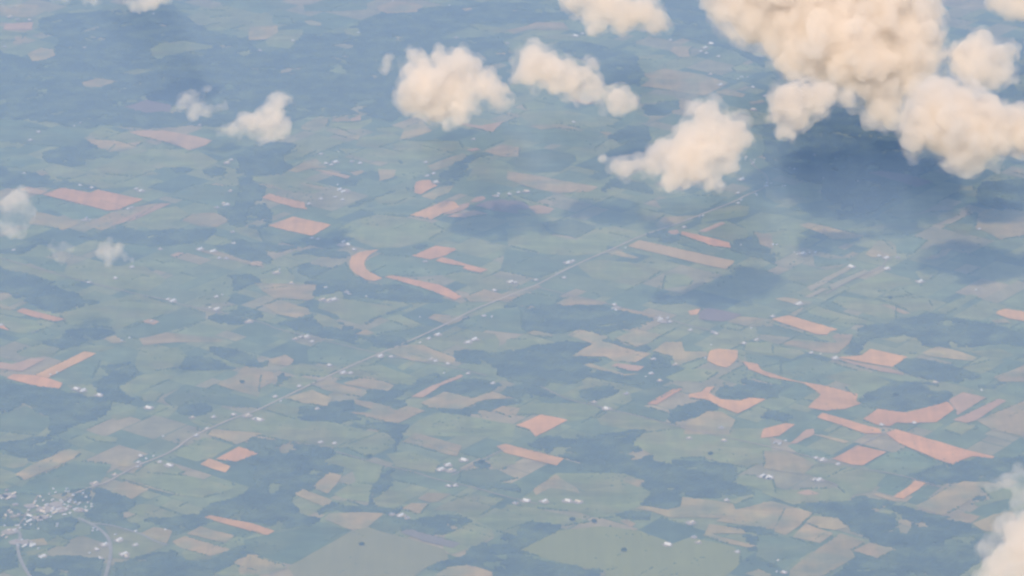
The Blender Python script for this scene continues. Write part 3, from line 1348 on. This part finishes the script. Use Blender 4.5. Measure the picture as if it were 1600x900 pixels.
def hash2(i, j, k):
    h = (i * 73856093) ^ (j * 19349663) ^ (k * 83492791)
    h = (h ^ (h >> 13)) * 1274126177 & 0xffffffff
    return ((h ^ (h >> 16)) & 0xffff) / 65535.0


FBOX = [(k, ol, min(p[0] for p in ol), max(p[0] for p in ol), min(p[1] for p in ol), max(p[1] for p in ol)) for k, ol in OUT]
for k, pts, col in WOODS_AND_SHADE:
    ol = rough_outline(pts, 40, step=28.0, rnd=0.05, big=40.0)
    xs, ys = [p[0] for p in ol], [p[1] for p in ol]
    x0, y0 = math.floor(min(xs) / CELL) * CELL, math.floor(min(ys) / CELL) * CELL
    nx, ny = int((max(xs) - x0) / CELL) + 1, int((max(ys) - y0) / CELL) + 1
    gx, gy = np.meshgrid(x0 + (np.arange(nx) + 0.5) * CELL, y0 + (np.arange(ny) + 0.5) * CELL, indexing='ij')
    ins = inside(gx, gy, ol)
    # rides, clearings and thin patches inside the wood
    for i, j in zip(*np.nonzero(ins)):
        x, y = gx[i, j], gy[i, j]
        if noise.noise(Vector((x * 0.0045, y * 0.0045, 5.0))) + 0.55 * noise.noise(Vector((x * 0.016, y * 0.016, 9.0))) < -0.42:
            ins[i, j] = False
    for fk, fol, fx0, fx1, fy0, fy1 in FBOX:
        if fx1 < x0 or fx0 > x0 + nx * CELL or fy1 < y0 or fy0 > y0 + ny * CELL:
            continue
        ins &= ~inside(gx, gy, fol)
    near = OCC[(OCC[:, 0] > x0 - 40) & (OCC[:, 0] < x0 + nx * CELL + 40) & (OCC[:, 1] > y0 - 40) & (OCC[:, 1] < y0 + ny * CELL + 40)]
    for ox_, oy_, rr in near:
        ins &= (gx - ox_) ** 2 + (gy - oy_) ** 2 > rr * rr
    me = canopy('woodland_and_shade', ins, x0, y0, nx, ny)
    if me:
        link('woodland_and_shade', me, M['W'], kind='stuff')

# hedgerows: broken rows of trees along field edges (what nobody could count from here)
hv, hf = [], []


def lump(x, y, r, h):
    b0 = len(hv)
    n = 6
    for lv, (rr, zz) in enumerate(((1.0, 0.0), (1.05, 0.45), (0.6, 0.9))):
        for a in range(n):
            t = a * 6.283 / n + lv * 0.4
            q = rr * r * random.uniform(0.8, 1.2)
            hv.append((x + q * math.cos(t), y + q * math.sin(t), zz * h * random.uniform(0.9, 1.1)))
    hv.append((x, y, h))
    for lv in range(2):
        for a in range(n):
            c = (a + 1) % n
            hf.append((b0 + lv * n + a, b0 + lv * n + c, b0 + lv * n + n + c, b0 + lv * n + n + a))
    for a in range(n):
        hf.append((b0 + 2 * n + a, b0 + 2 * n + (a + 1) % n, b0 + 3 * n))


for k, pts, col in FIELDS:
    wp = [at(*p) for p in pts]
    for i in range(len(wp)):
        a, b = np.array(wp[i]), np.array(wp[(i + 1) % len(wp)])
        d = np.linalg.norm(b - a)
        if d < 90 or random.random() > (0.26 if k in 'GM' else 0.18):
            continue
        s0, s1 = random.uniform(0, 0.25), random.uniform(0.75, 1.0)
        u = s0 * d
        while u < s1 * d:
            p = a + (b - a) * u / d
            if random.random() < 0.85 and ((OCC[:, 0] - p[0]) ** 2 + (OCC[:, 1] - p[1]) ** 2 > OCC[:, 2] ** 2).all():
                lump(p[0] + random.uniform(-4, 4), p[1] + random.uniform(-4, 4), random.uniform(4.5, 8.5), random.uniform(7, 12))
            u += random.uniform(9, 17)
for a, b in CUTS:
    d = np.linalg.norm(b - a)
    if not (-5200 < a[0] < 5200 and 18800 < a[1] < 32500):
        continue
    u, lim = 0.0, d * random.uniform(0.5, 1)
    while u < lim:
        p = a + (b - a) * u / d
        if random.random() < 0.8 and ((OCC[:, 0] - p[0]) ** 2 + (OCC[:, 1] - p[1]) ** 2 > OCC[:, 2] ** 2).all():
            lump(p[0] + random.uniform(-3, 3), p[1] + random.uniform(-3, 3), random.uniform(3.5, 7.5), random.uniform(5, 10))
        u += random.uniform(9, 18)
for q in range(16000):
    x, y = at(random.uniform(-40, 1640), random.uniform(-20, 930))
    nz = noise.noise(Vector((x * 0.0022, y * 0.0022, 21.0))) + 0.6 * noise.noise(Vector((x * 0.009, y * 0.009, 23.0)))
    if nz < 0.30 or ((OCC[:, 0] - x) ** 2 + (OCC[:, 1] - y) ** 2 < OCC[:, 2] ** 2).any():
        continue
    lump(x, y, random.uniform(4, 11), random.uniform(4, 9))
link('treeline', pydata('treeline', hv, hf), M['hedge'], kind='stuff')

# ------------------------------------------------------------------ labels by landmarks
MARKS = [
    ('crescent-shaped ploughed field', 572, 412), ('thin ploughed strip after the crescent', 665, 447), ('largest reddish field', 150, 312),
    ('square reddish field', 466, 353), ('L-shaped reddish field', 80, 580), ('small round reddish field', 662, 293),
    ('bright rounded red field', 1130, 561), ('winding red field', 1290, 617), ('boomerang-shaped reddish field', 1135, 630),
    ('long striped tan field', 1065, 398), ('tapering red field', 1465, 702), ('pale rhombus field', 845, 662),
    ('pinkish square field', 1345, 712), ('two small red squares', 350, 720), ('twin beige fields', 320, 848),
    ('village', 80, 790), ('crossroads of the long road', 600, 552), ('notched red field', 1365, 562),
    ('largest cloud', 1330, 70), ('compact round cloud', 1535, 95), ('wispy broken cloud', 312, 165), ('thin ragged cloud', 400, 190),
    ('broad ragged cloud', 690, 130), ('two-headed cloud', 880, 120), ('lumpy cloud cut by the top edge', 965, 25),
    ('small smoky cloud', 175, 400), ('dusky field in cloud shade', 1405, 280), ('big grey-green field', 650, 835),
    ('sprawling lower wood', 1080, 740), ('pale veil cloud', 30, 338), ('three-lobed cloud', 1080, 235), ('notched pale fields', 1250, 850),
    ('wide tan field among hedges', 960, 560), ('straight reddish strip', 380, 822), ('small upright beige field', 510, 755), ('huge light green field', 940, 860),
    ('reddish ribbon field beside the strips', 720, 415), ('slanting beige field', 690, 330), ('curved tan field', 1260, 540), ('pale slanting strip', 75, 728),
]


def direction(x, y, mx, my):
    dx, dy = x - mx, (y - my) * 1.6
    d = math.hypot(dx, dy)
    if d < 32:
        return 'beside'
    far = 'just ' if d < 75 else ''
    if abs(dx) > 2.2 * abs(dy):
        return far + ('left of' if dx < 0 else 'right of')
    if abs(dy) > 2.2 * abs(dx):
        return far + ('above' if dy < 0 else 'below')
    return far + ('upper left of' if dx < 0 and dy < 0 else 'upper right of' if dy < 0 else 'lower left of' if dx < 0 else 'lower right of')


used_phrases = set()


def where(x, y, most):
    """says where a farm lies by the two landmarks nearest to it that nothing else was placed by"""
    ms = sorted(MARKS, key=lambda m_: math.hypot(x - m_[1], (y - m_[2]) * 1.6))
    for tot in range(1, 26):
        for a in range(0, tot):
            b = tot - a
            if b <= a:
                continue
            s = f'{direction(x, y, *ms[a][1:])} {ms[a][0]}, {direction(x, y, *ms[b][1:])} {ms[b][0]}'
            if s not in used_phrases and len(s.split()) <= most:
                used_phrases.add(s)
                return s
    raise ValueError((x, y))


# ------------------------------------------------------------------ buildings
def gable(L0, W0, hw, hr):
    a, b = L0 / 2, W0 / 2
    v = [(-a, -b, 0), (a, -b, 0), (a, b, 0), (-a, b, 0), (-a, -b, hw), (a, -b, hw), (a, b, hw), (-a, b, hw), (-a, 0, hw + hr * 0.97), (a, 0, hw + hr * 0.97)]
    f = [(0, 1, 5, 4), (2, 3, 7, 6), (1, 2, 6, 9, 5), (3, 0, 4, 8, 7)]
    walls = pydata('wall', v, f)
    e, t = 0.7, 0.25
    s = hr / b
    zb = hw - e * s
    rv, rf = [], []
    for sy in (-1, 1):
        k0 = len(rv)
        for x in (-a - e, a + e):
            for (yy, zz) in ((0, hw + hr), (sy * (b + e), zb + 0.03 * hr), (sy * (b + e), zb + 0.03 * hr + t), (0, hw + hr + t)):
                rv.append((x, yy, zz))
        rf += [(k0, k0 + 1, k0 + 2, k0 + 3), (k0 + 4, k0 + 7, k0 + 6, k0 + 5), (k0 + 1, k0 + 5, k0 + 6, k0 + 2), (k0 + 3, k0 + 2, k0 + 6, k0 + 7), (k0, k0 + 4, k0 + 5, k0 + 1)]
    roof = pydata('roof', rv, rf)
    bm = bmesh.new()
    bm.from_mesh(roof)
    bmesh.ops.recalc_face_normals(bm, faces=bm.faces)
    bm.to_mesh(roof)
    bm.free()
    dv = box_mesh('door', a - 0.05, -W0 * 0.2, 0, a + 0.12, W0 * 0.2, hw * 0.8)
    return walls, roof, dv


PROTO = {}


def building(sz, colr):
    """walls, roof and door of one kind of building; the first is built, the rest are copies sharing its meshes"""
    if (sz, colr) not in PROTO:
        ws, rf, dr = gable(*SIZES[sz])
        ws.materials.append(M['wall'] if sz == 's' or colr == 'white' else M['barnwall'])
        rf.materials.append(M['dull'] if colr == 'white' and sz != 'b' else M[{'white': 'white', 'grey': 'grey', 'warm': 'warm', 'brown': 'brown'}[colr]])
        dr.materials.append(M['barnwall'])
        PROTO[(sz, colr)] = (ws, rf, dr)
    return PROTO[(sz, colr)]


KIND = {'s': 'house', 'm': 'barn', 'b': 'barn'}
DESC = {('s', 'white'): 'small white house', ('s', 'grey'): 'small grey-roofed house', ('s', 'warm'): 'small tan-roofed house', ('s', 'brown'): 'small brown-roofed house',
        ('m', 'white'): 'white barn', ('m', 'grey'): 'grey-roofed barn', ('m', 'warm'): 'tan-roofed barn', ('m', 'brown'): 'brown-roofed barn',
        ('b', 'white'): 'long bright white barn', ('b', 'grey'): 'long grey barn', ('b', 'warm'): 'long cream-roofed barn'}
ALT = {'white': ['white', 'white', 'grey', 'white', 'brown'], 'grey': ['grey', 'white', 'grey', 'brown'], 'warm': ['warm', 'white', 'warm', 'brown']}
yv, yf = [], []
for hx, hy, n, sz, colr, got in place:
    made = []
    for q, (x, y) in enumerate(got):
        s_ = sz if q < 2 or sz == 's' else 'm'
        if sz == 'm' and q == 1:
            s_ = 's'
        c_ = colr if q == 0 else random.choice(ALT[colr])
        if s_ == 'b' and c_ == 'brown':
            c_ = 'white'
        made.append((x, y, s_, c_))
    cls = {}
    for mi in made:
        cls.setdefault((mi[2], mi[3]), []).append(mi)
    ph = where(hx, hy, 16 - max(len(DESC[key].split()) + (1 < len(lst) < 4) for key, lst in cls.items()))
    for key, lst in cls.items():
        lst.sort(key=lambda t_: t_[0] / t_[1])
        for r_, (x, y, s_, c_) in enumerate(lst):
            d = DESC[key]
            if len(lst) == 2:
                d = ('left ', 'right ')[r_] + d
            elif len(lst) == 3:
                d = ('leftmost ', 'middle ', 'rightmost ')[r_] + d
            g = f'{DESC[key]} row {ph}' if len(lst) > 3 else ('village buildings' if hx < 200 and hy > 740 else 'farm buildings among the fields')
            ws, rf, dr = building(s_, c_)
            t_ = link(KIND[s_], None, label=f'{d} {ph}', cat=KIND[s_], group=g)
            t_.location = (x, y, ROAD_Z + 0.45)
            t_.rotation_euler = (0, 0, -FIELD_ROT + random.choice((0, 0, math.pi / 2, math.pi)) + random.uniform(-0.12, 0.12))
            sc = random.uniform(0.85, 1.15)
            t_.scale = (sc, sc, random.uniform(0.9, 1.15))
            link('wall', ws, parent=t_)
            link('roof', rf, parent=t_)
            if s_ != 's':
                link('door', dr, parent=t_)
    if n >= 1 and sz != 's':
        cx, cy = at(hx, hy)
        rr = SIZES[sz][0] * 0.75 + 7 * n
        ring = [(cx + rr * random.uniform(0.75, 1.2) * math.cos(a_ * 0.524), cy + rr * random.uniform(0.75, 1.2) * math.sin(a_ * 0.524), ROAD_Z + 0.4) for a_ in range(12)]
        link('farmyard', pydata('farmyard', ring, [tuple(range(12))]), M['yard'], kind='structure')

# ------------------------------------------------------------------ single trees
TREES = [
    (565, 854, 'single dark tree standing in the big grey-green field'), (975, 863, 'dark round tree beside a pale spot in the huge light green field'),
    (894, 815, 'left tree of two at the top edge of the huge light green field'), (928, 818, 'right tree of two at the top edge of the huge light green field'),
    (1110, 712, 'dark tree clump alone in the light green field above the sprawling wood'), (1391, 468, 'lone dark tree in a pale patch right of the tan runway strips'),
    (752, 726, 'broad dark tree beside the pale path to the slanting red strip'), (378, 600, 'small dark tree inside the wide beige field left of the long road'),
    (577, 716, 'small tree beside the pale side road below the middle'), (1400, 620, 'dark tree in the middle of the dark field below the notched red field'),
]
for x, y, lab in TREES:
    gx_, gy_ = at(x, y)
    t_ = link('tree', None, label=lab, cat='tree', group='single trees out in the fields')
    t_.location = (gx_, gy_, ROAD_Z)
    t_.scale = (1.45, 1.45, 1.2)
    bm = bmesh.new()
    bmesh.ops.create_cone(bm, segments=10, radius1=0.9, radius2=0.45, depth=9, cap_ends=True)
    bmesh.ops.translate(bm, verts=bm.verts, vec=(0, 0, 4.5))
    tm = bpy.data.meshes.new('trunk')
    bm.to_mesh(tm)
    bm.free()
    link('trunk', tm, M['bark'], parent=t_)
    lv, lf = [], []
    for cl in range(26):
        a, r_ = random.uniform(0, 6.283), 11 * math.sqrt(random.random())
        c = Vector((r_ * math.cos(a), r_ * math.sin(a), 9 + random.uniform(-4, 6) * (1.1 - r_ / 14)))
        for q in range(70):
            dv = Vector((random.gauss(0, 1), random.gauss(0, 1), random.gauss(0, 0.8)))
            p = c + dv.normalized() * 3.6 * random.random() ** 0.4
            u1 = Vector((random.gauss(0, 1), random.gauss(0, 1), random.gauss(0, 1))).normalized() * 0.8
            u2 = u1.orthogonal().normalized() * 0.7
            k0 = len(lv)
            lv += [p - u1, p + u2, p + u1, p - u2]
            lf.append((k0, k0 + 1, k0 + 2, k0 + 3))
    link('crown', pydata('crown', lv, lf), M['leaf'], parent=t_)

# ------------------------------------------------------------------ haze: the layer of humid air under the cloud base
hm = bpy.data.materials.new('haze_air')
hm.use_nodes = True
hm.node_tree.nodes.clear()
mo = hm.node_tree.nodes.new('ShaderNodeOutputMaterial')
pv = hm.node_tree.nodes.new('ShaderNodeVolumePrincipled')
pv.inputs['Color'].default_value = HAZE_COLOR
pv.inputs['Density'].default_value = HAZE_DENSITY
pv.inputs['Anisotropy'].default_value = 0.0
hm.node_tree.links.new(pv.outputs[0], mo.inputs['Volume'])
HB = BIG + 500
link('haze', box_mesh('haze', -HB, -HB, -1.0, HB, HB, HAZE_TOP), hm, kind='stuff')

# ------------------------------------------------------------------ clouds
def cloud_material(name, mfp, skin, torn=False):
    m = bpy.data.materials.new(name)
    m.use_nodes = True
    t = m.node_tree
    t.nodes.clear()
    N, L = t.nodes, t.links
    o = N.new('ShaderNodeOutputMaterial')
    v = N.new('ShaderNodeVolumePrincipled')
    v.inputs['Color'].default_value = (0.937, 0.898, 0.862, 1)
    v.inputs['Density'].default_value = 1.0 / mfp
    if torn:
        g = N.new('ShaderNodeNewGeometry')
        n = N.new('ShaderNodeTexNoise')
        n.inputs['Scale'].default_value = 1 / 150
        n.inputs['Detail'].default_value = 4
        n.inputs['Roughness'].default_value = 0.52
        L.new(g.outputs['Position'], n.inputs['Vector'])
        rp = N.new('ShaderNodeMapRange')
        rp.interpolation_type = 'SMOOTHSTEP'
        rp.inputs['From Min'].default_value = 0.40
        rp.inputs['From Max'].default_value = 0.68
        rp.inputs['To Max'].default_value = 2.2 / mfp
        L.new(n.outputs['Fac'], rp.inputs['Value'])
        L.new(rp.outputs[0], v.inputs['Density'])
    v.inputs['Anisotropy'].default_value = 0.2
    L.new(v.outputs[0], o.inputs['Volume'])
    if not skin:
        return m
    # the skin: thin shreds of droplets at the surface
    tr = N.new('ShaderNodeBsdfTransparent')
    df = N.new('ShaderNodeBsdfDiffuse')
    df.inputs['Color'].default_value = (0.6, 0.58, 0.55, 1)
    g = N.new('ShaderNodeNewGeometry')
    n = N.new('ShaderNodeTexNoise')
    n.inputs['Scale'].default_value = 0.012
    n.inputs['Detail'].default_value = 4
    L.new(g.outputs['Position'], n.inputs['Vector'])
    rp = N.new('ShaderNodeMapRange')
    rp.inputs['From Min'].default_value = 0.45
    rp.inputs['From Max'].default_value = 0.75
    rp.inputs['To Max'].default_value = skin
    L.new(n.outputs['Fac'], rp.inputs['Value'])
    mx = N.new('ShaderNodeMixShader')
    L.new(rp.outputs[0], mx.inputs[0])
    L.new(tr.outputs[0], mx.inputs[1])
    L.new(df.outputs[0], mx.inputs[2])
    L.new(mx.outputs[0], o.inputs['Surface'])
    return m


CM = {'dense': cloud_material('cloud_droplets', 250, 0.012, True), 'dense_core': cloud_material('cloud_core_droplets', 100, 0), 'mid': cloud_material('thin_cloud_droplets', 165, 0.02, True),
      'mid_core': cloud_material('thin_cloud_core_droplets', 170, 0), 'thin': cloud_material('veil_cloud_droplets', 210, 0.015, True)}
tx1 = bpy.data.textures.new('billow', 'CLOUDS')
tx1.noise_scale = 130
tx1.noise_depth = 5
tx2 = bpy.data.textures.new('shred', 'CLOUDS')
tx2.noise_scale = 45
tx2.noise_depth = 4

CLOUDS = [
    ('dense', 1900, 'largest cream cloud, a broad bank cut off by the top edge, right of the middle',
     [(1150, 0, 40), (1180, 30, 42), (1215, 45, 38), (1250, 10, 60), (1250, 75, 42), (1300, 45, 65), (1285, 100, 32), (1345, 85, 55), (1320, 105, 36), (1375, 30, 65), (1425, 45, 48), (1440, 15, 30), (1410, 95, 46), (1372, 130, 38), (1300, -30, 75), (1400, -30, 60), (1200, -30, 60), (1382, 162, 32), (1395, 185, 20), (1436, 100, 30), (1425, 140, 18), (1450, 70, 20), (1140, -10, 40), (1462, 12, 12)]),
    ('dense', 1550, 'big bright lumpy cloud at the right edge, below the compact round cloud',
     [(1458, 155, 33), (1490, 175, 48), (1520, 195, 50), (1480, 210, 42), (1512, 232, 34), (1540, 222, 34), (1440, 195, 30), (1562, 200, 34), (1592, 202, 34), (1424, 218, 18), (1522, 256, 15), (1585, 185, 20), (1455, 138, 18), (1470, 165, 38), (1620, 205, 40), (1495, 250, 16)]),
    ('dense', 1550, 'medium ragged cream cloud hanging just under the left flank of the largest cloud',
     [(1235, 158, 30), (1262, 150, 24), (1222, 178, 20), (1287, 146, 20), (1225, 200, 14), (1250, 188, 18), (1240, 215, 7), (1275, 165, 18), (1210, 185, 12), (1300, 140, 12)]),
    ('mid', 1550, 'small grey scrap of cloud in the gap right of the ragged cream cloud', [(1312, 156, 11), (1325, 152, 10), (1330, 160, 7), (1318, 146, 6)]),
    ('dense', 1700, 'compact round cloud near the right edge beside the largest cloud',
     [(1508, 84, 24), (1535, 78, 24), (1562, 92, 26), (1530, 105, 30), (1562, 114, 20), (1498, 102, 15), (1548, 128, 12), (1515, 68, 12), (1575, 78, 12), (1576, 110, 13)]),
    ('dense', 1800, 'cloud cut off by the upper right corner', [(1558, 0, 16), (1585, 8, 22), (1600, -12, 35), (1580, 26, 12), (1604, 18, 20), (1560, -18, 20)]),
    ('dense', 1550, 'three-lobed cream cloud with a ragged left arm, right of the middle below the top clouds',
     [(1105, 182, 28), (1088, 203, 24), (1132, 207, 28), (1150, 220, 21), (1075, 232, 33), (1060, 252, 30), (1050, 282, 19), (1088, 262, 26), (1030, 237, 20), (1000, 258, 13), (978, 263, 15), (960, 258, 9), (1118, 268, 15), (1072, 288, 12), (1100, 166, 12), (1140, 238, 15), (1020, 262, 16), (942, 247, 6), (1125, 285, 10), (1112, 238, 24), (1138, 262, 14), (1108, 288, 10), (1152, 205, 14)]),
    ('dense', 1550, 'two-headed cloud with a round bright left head, right of the broad ragged cloud',
     [(838, 96, 25), (858, 106, 28), (825, 115, 20), (880, 122, 26), (905, 118, 20), (925, 97, 12), (900, 140, 16), (868, 135, 14), (934, 148, 13), (966, 158, 22), (984, 160, 14), (806, 122, 9), (928, 130, 12), (916, 152, 10), (890, 108, 16), (916, 132, 15), (950, 152, 12)]),
    ('dense', 1550, 'broad ragged cloud with a bright heart, middle of the upper half',
     [(645, 88, 14), (638, 108, 13), (662, 120, 24), (688, 92, 16), (718, 105, 25), (740, 105, 14), (648, 146, 30), (678, 140, 38), (712, 132, 32), (636, 165, 14), (684, 168, 24), (708, 172, 18), (745, 130, 22), (688, 76, 8), (660, 100, 14)]),
    ('mid', 1480, 'grey ragged tail trailing off the right side of the broad ragged cloud', [(755, 142, 17), (775, 150, 17), (785, 162, 13), (735, 160, 16), (718, 182, 16), (700, 192, 10), (764, 108, 7), (768, 120, 6)]),
    ('mid', 1600, 'tiny cloud puff left of the broad ragged cloud', [(612, 91, 6), (607, 99, 8), (602, 107, 6)]),
    ('dense', 1750, 'lumpy cream cloud cut off by the top edge, left of the largest cloud',
     [(900, 0, 19), (928, 10, 24), (955, 12, 28), (982, 22, 24), (1005, 18, 22), (1028, 34, 18), (938, 36, 13), (1018, 46, 9), (920, -16, 25), (960, -18, 25), (886, -6, 10), (1038, 44, 7), (970, 36, 14), (925, 48, 7)]),
    ('mid', 1450, 'wispy broken cloud in the upper left, the left one of two small ones',
     [(288, 163, 9), (300, 155, 9), (308, 146, 7), (318, 140, 5), (328, 138, 4), (300, 172, 8), (328, 170, 7), (342, 168, 7), (278, 168, 6), (352, 167, 5), (301, 183, 5), (292, 152, 7), (314, 166, 8), (322, 170, 8), (308, 156, 9), (336, 172, 6)]),
    ('mid', 1350, 'thin ragged cloud trailing down to the left, right of the wispy broken cloud',
     [(430, 163, 13), (442, 158, 12), (454, 156, 7), (412, 183, 14), (388, 192, 13), (396, 204, 15), (430, 188, 14), (440, 200, 12), (364, 203, 9), (374, 214, 8), (415, 204, 16), (378, 188, 8), (350, 208, 8), (404, 216, 10), (376, 202, 12), (362, 210, 9), (340, 210, 6), (420, 172, 12)]),
    ('thin', 1300, 'pale veil cloud at the left edge over the largest reddish field', [(32, 315, 14), (20, 332, 17), (36, 338, 16), (8, 348, 13), (30, 362, 10), (46, 310, 10), (0, 335, 14), (18, 362, 10), (46, 330, 10)]),
    ('thin', 1300, 'faintest scrap of cloud between the left veil cloud and the small smoky cloud', [(82, 385, 8), (100, 390, 11), (94, 398, 8), (112, 386, 7)]),
    ('mid', 1300, 'small smoky cloud in the left, below the largest reddish field', [(165, 393, 11), (179, 398, 12), (195, 404, 8), (172, 378, 5), (154, 398, 7), (170, 412, 7), (206, 406, 5), (186, 390, 8)]),
    ('dense', 1500, 'bright cloud filling the lower right corner', [(1602, 842, 36), (1580, 876, 34), (1556, 893, 24), (1622, 815, 30), (1540, 908, 22), (1600, 905, 48), (1645, 860, 60), (1575, 930, 45), (1606, 812, 16)]),
    ('thin', 1350, 'faint grey veil above the corner cloud at the lower right edge', [(1552, 758, 10), (1575, 751, 12), (1596, 742, 12), (1592, 764, 10), (1610, 752, 14), (1592, 790, 10), (1604, 775, 12)]),
    ('mid', 1700, 'flat grey cloud cut by the top edge, rightmost of the upper left row', [(206, 7, 8), (224, 4, 10), (242, 2, 10), (258, 0, 8), (218, 11, 6), (232, -10, 12)]),
    ('mid', 1700, 'small cloud cut by the top edge, middle one of the upper left row', [(135, 2, 6), (147, 1, 7), (140, -8, 9)]),
    ('mid', 1700, 'small low cloud cut by the top edge, left one of the upper left row', [(88, -1, 6), (104, -1, 7), (97, -8, 8)]),
    ('thin', 1700, 'faint cloud in the extreme upper left corner', [(10, -2, 8), (25, -2, 7), (-2, -6, 9)]),
    ('dense', 1550, 'cloud drifting just above the top left of the view', [(150, -55, 30), (185, -50, 34), (215, -60, 26), (175, -75, 34)]),
]


ICO = {}
for sub_ in (2, 3):
    bm = bmesh.new()
    bmesh.ops.create_icosphere(bm, subdivisions=sub_, radius=1.0)
    bm.verts.ensure_lookup_table()
    ICO[sub_] = (np.array([v.co[:] for v in bm.verts]), np.array([[v.index for v in f.verts] for f in bm.faces]))
    bm.free()


def cloud_mesh(puffs, mx_, my_, ry, org, rs, grow, kids, rough, vox, name, scraps):
    """puffs joined into one billowing skin: large round masses, smaller heads on them, shredded by two sizes of turbulence"""
    scale = ry / math.cos(DEP) / F
    rmin = 1e9
    bv, bf, nb = [], [], 0

    def ball(c, r, sub):
        nonlocal nb
        iv, if_ = ICO[sub]
        bv.append(iv * r + np.array(c))
        bf.append(if_ + nb)
        nb += len(iv)
    for x, y, r in puffs:
        # the upper puffs of a cloud stand a little farther off than the lower ones
        q = ry + (my_ - y) * scale * 0.45 + rs.uniform(-0.35, 0.35) * r * scale
        c = at_range(x, y, q) - org
        R0 = grow * r * scale
        rmin = min(rmin, R0)
        ball(c, R0 * 0.86, 3)
        for b in range(kids if r > 12 else int(kids * 0.6)):
            d = Vector((rs.gauss(0, 1), rs.gauss(0, 1), rs.gauss(0.25, 1))).normalized()
            r1 = R0 * rs.uniform(0.22, 0.46)
            c1 = c + d * (R0 * 0.76)
            ball(c1, r1, 2)
            if r > 12:
                for e in range(3):
                    d2 = (d + Vector((rs.gauss(0, 1), rs.gauss(0, 1), rs.gauss(0.2, 1))).normalized() * 0.9).normalized()
                    ball(c1 + d2 * r1 * 0.85, r1 * rs.uniform(0.25, 0.5), 2)
        for b in range(scraps):
            d = Vector((rs.gauss(0, 1), rs.gauss(0, 1), rs.gauss(0, 0.8))).normalized()
            ball(c + d * R0 * rs.uniform(1.0, 1.22), R0 * rs.uniform(0.1, 0.2), 2)
    me = bpy.data.meshes.new(name)
    me.from_pydata(np.concatenate(bv).tolist(), [], np.concatenate(bf).tolist())
    o = bpy.data.objects.new(name, me)
    COL.objects.link(o)
    o.location = org
    v = max(vox, min(vox * 2, rmin * 0.2))
    for k, (tex, st) in enumerate(((None, v), (tx1, rough), (tx2, rough * 0.5), (None, v * 0.9))):
        if tex is None:
            rm = o.modifiers.new('r%d' % k, 'REMESH')
            rm.mode = 'VOXEL'
            rm.voxel_size = st
        else:
            d1 = o.modifiers.new('d%d' % k, 'DISPLACE')
            d1.texture = tex
            d1.texture_coords = 'GLOBAL'
            d1.strength = st
            d1.mid_level = 0.5
    bpy.context.view_layer.update()
    dg = bpy.context.evaluated_depsgraph_get()
    fin = bpy.data.meshes.new_from_object(o.evaluated_get(dg), depsgraph=dg)
    fin.name = name
    o.modifiers.clear()
    o.data = fin
    bpy.data.meshes.remove(me)
    fin.materials.clear()
    fin.polygons.foreach_set('use_smooth', [True] * len(fin.polygons))
    return o


def build_cloud(kind, hgt, label, puffs, seed):
    rs = random.Random(seed)
    pc = np.array(puffs, float)
    wt = pc[:, 2] ** 2
    mx_, my_ = (pc[:, 0] * wt).sum() / wt.sum(), (pc[:, 1] * wt).sum() / wt.sum()
    _, ry = at(mx_, my_, hgt)
    org = at_range(mx_, my_, ry)
    o = cloud_mesh(puffs, mx_, my_, ry, org, rs, 1.42 if kind == 'dense' else 1.55, 8, {'dense': 95, 'mid': 75, 'thin': 60}[kind], 9.0, 'cloud', 1 if kind == 'dense' else 2)
    o.data.materials.append(CM[kind])
    o['label'] = label
    o['category'] = 'cloud'
    o['group'] = 'fair weather clouds over the fields'
    if kind != 'thin':
        c = cloud_mesh(puffs, mx_, my_, ry, org, random.Random(seed), 1.0, 9, 80, 9.0, 'cloud_core', 0)
        c.data.materials.append(CM[kind + '_core'])
        c.parent = o
        c.location = (0, 0, 0)


for i, (kind, hgt, label, puffs) in enumerate(CLOUDS):
    build_cloud(kind, hgt, label, puffs, 100 + i)
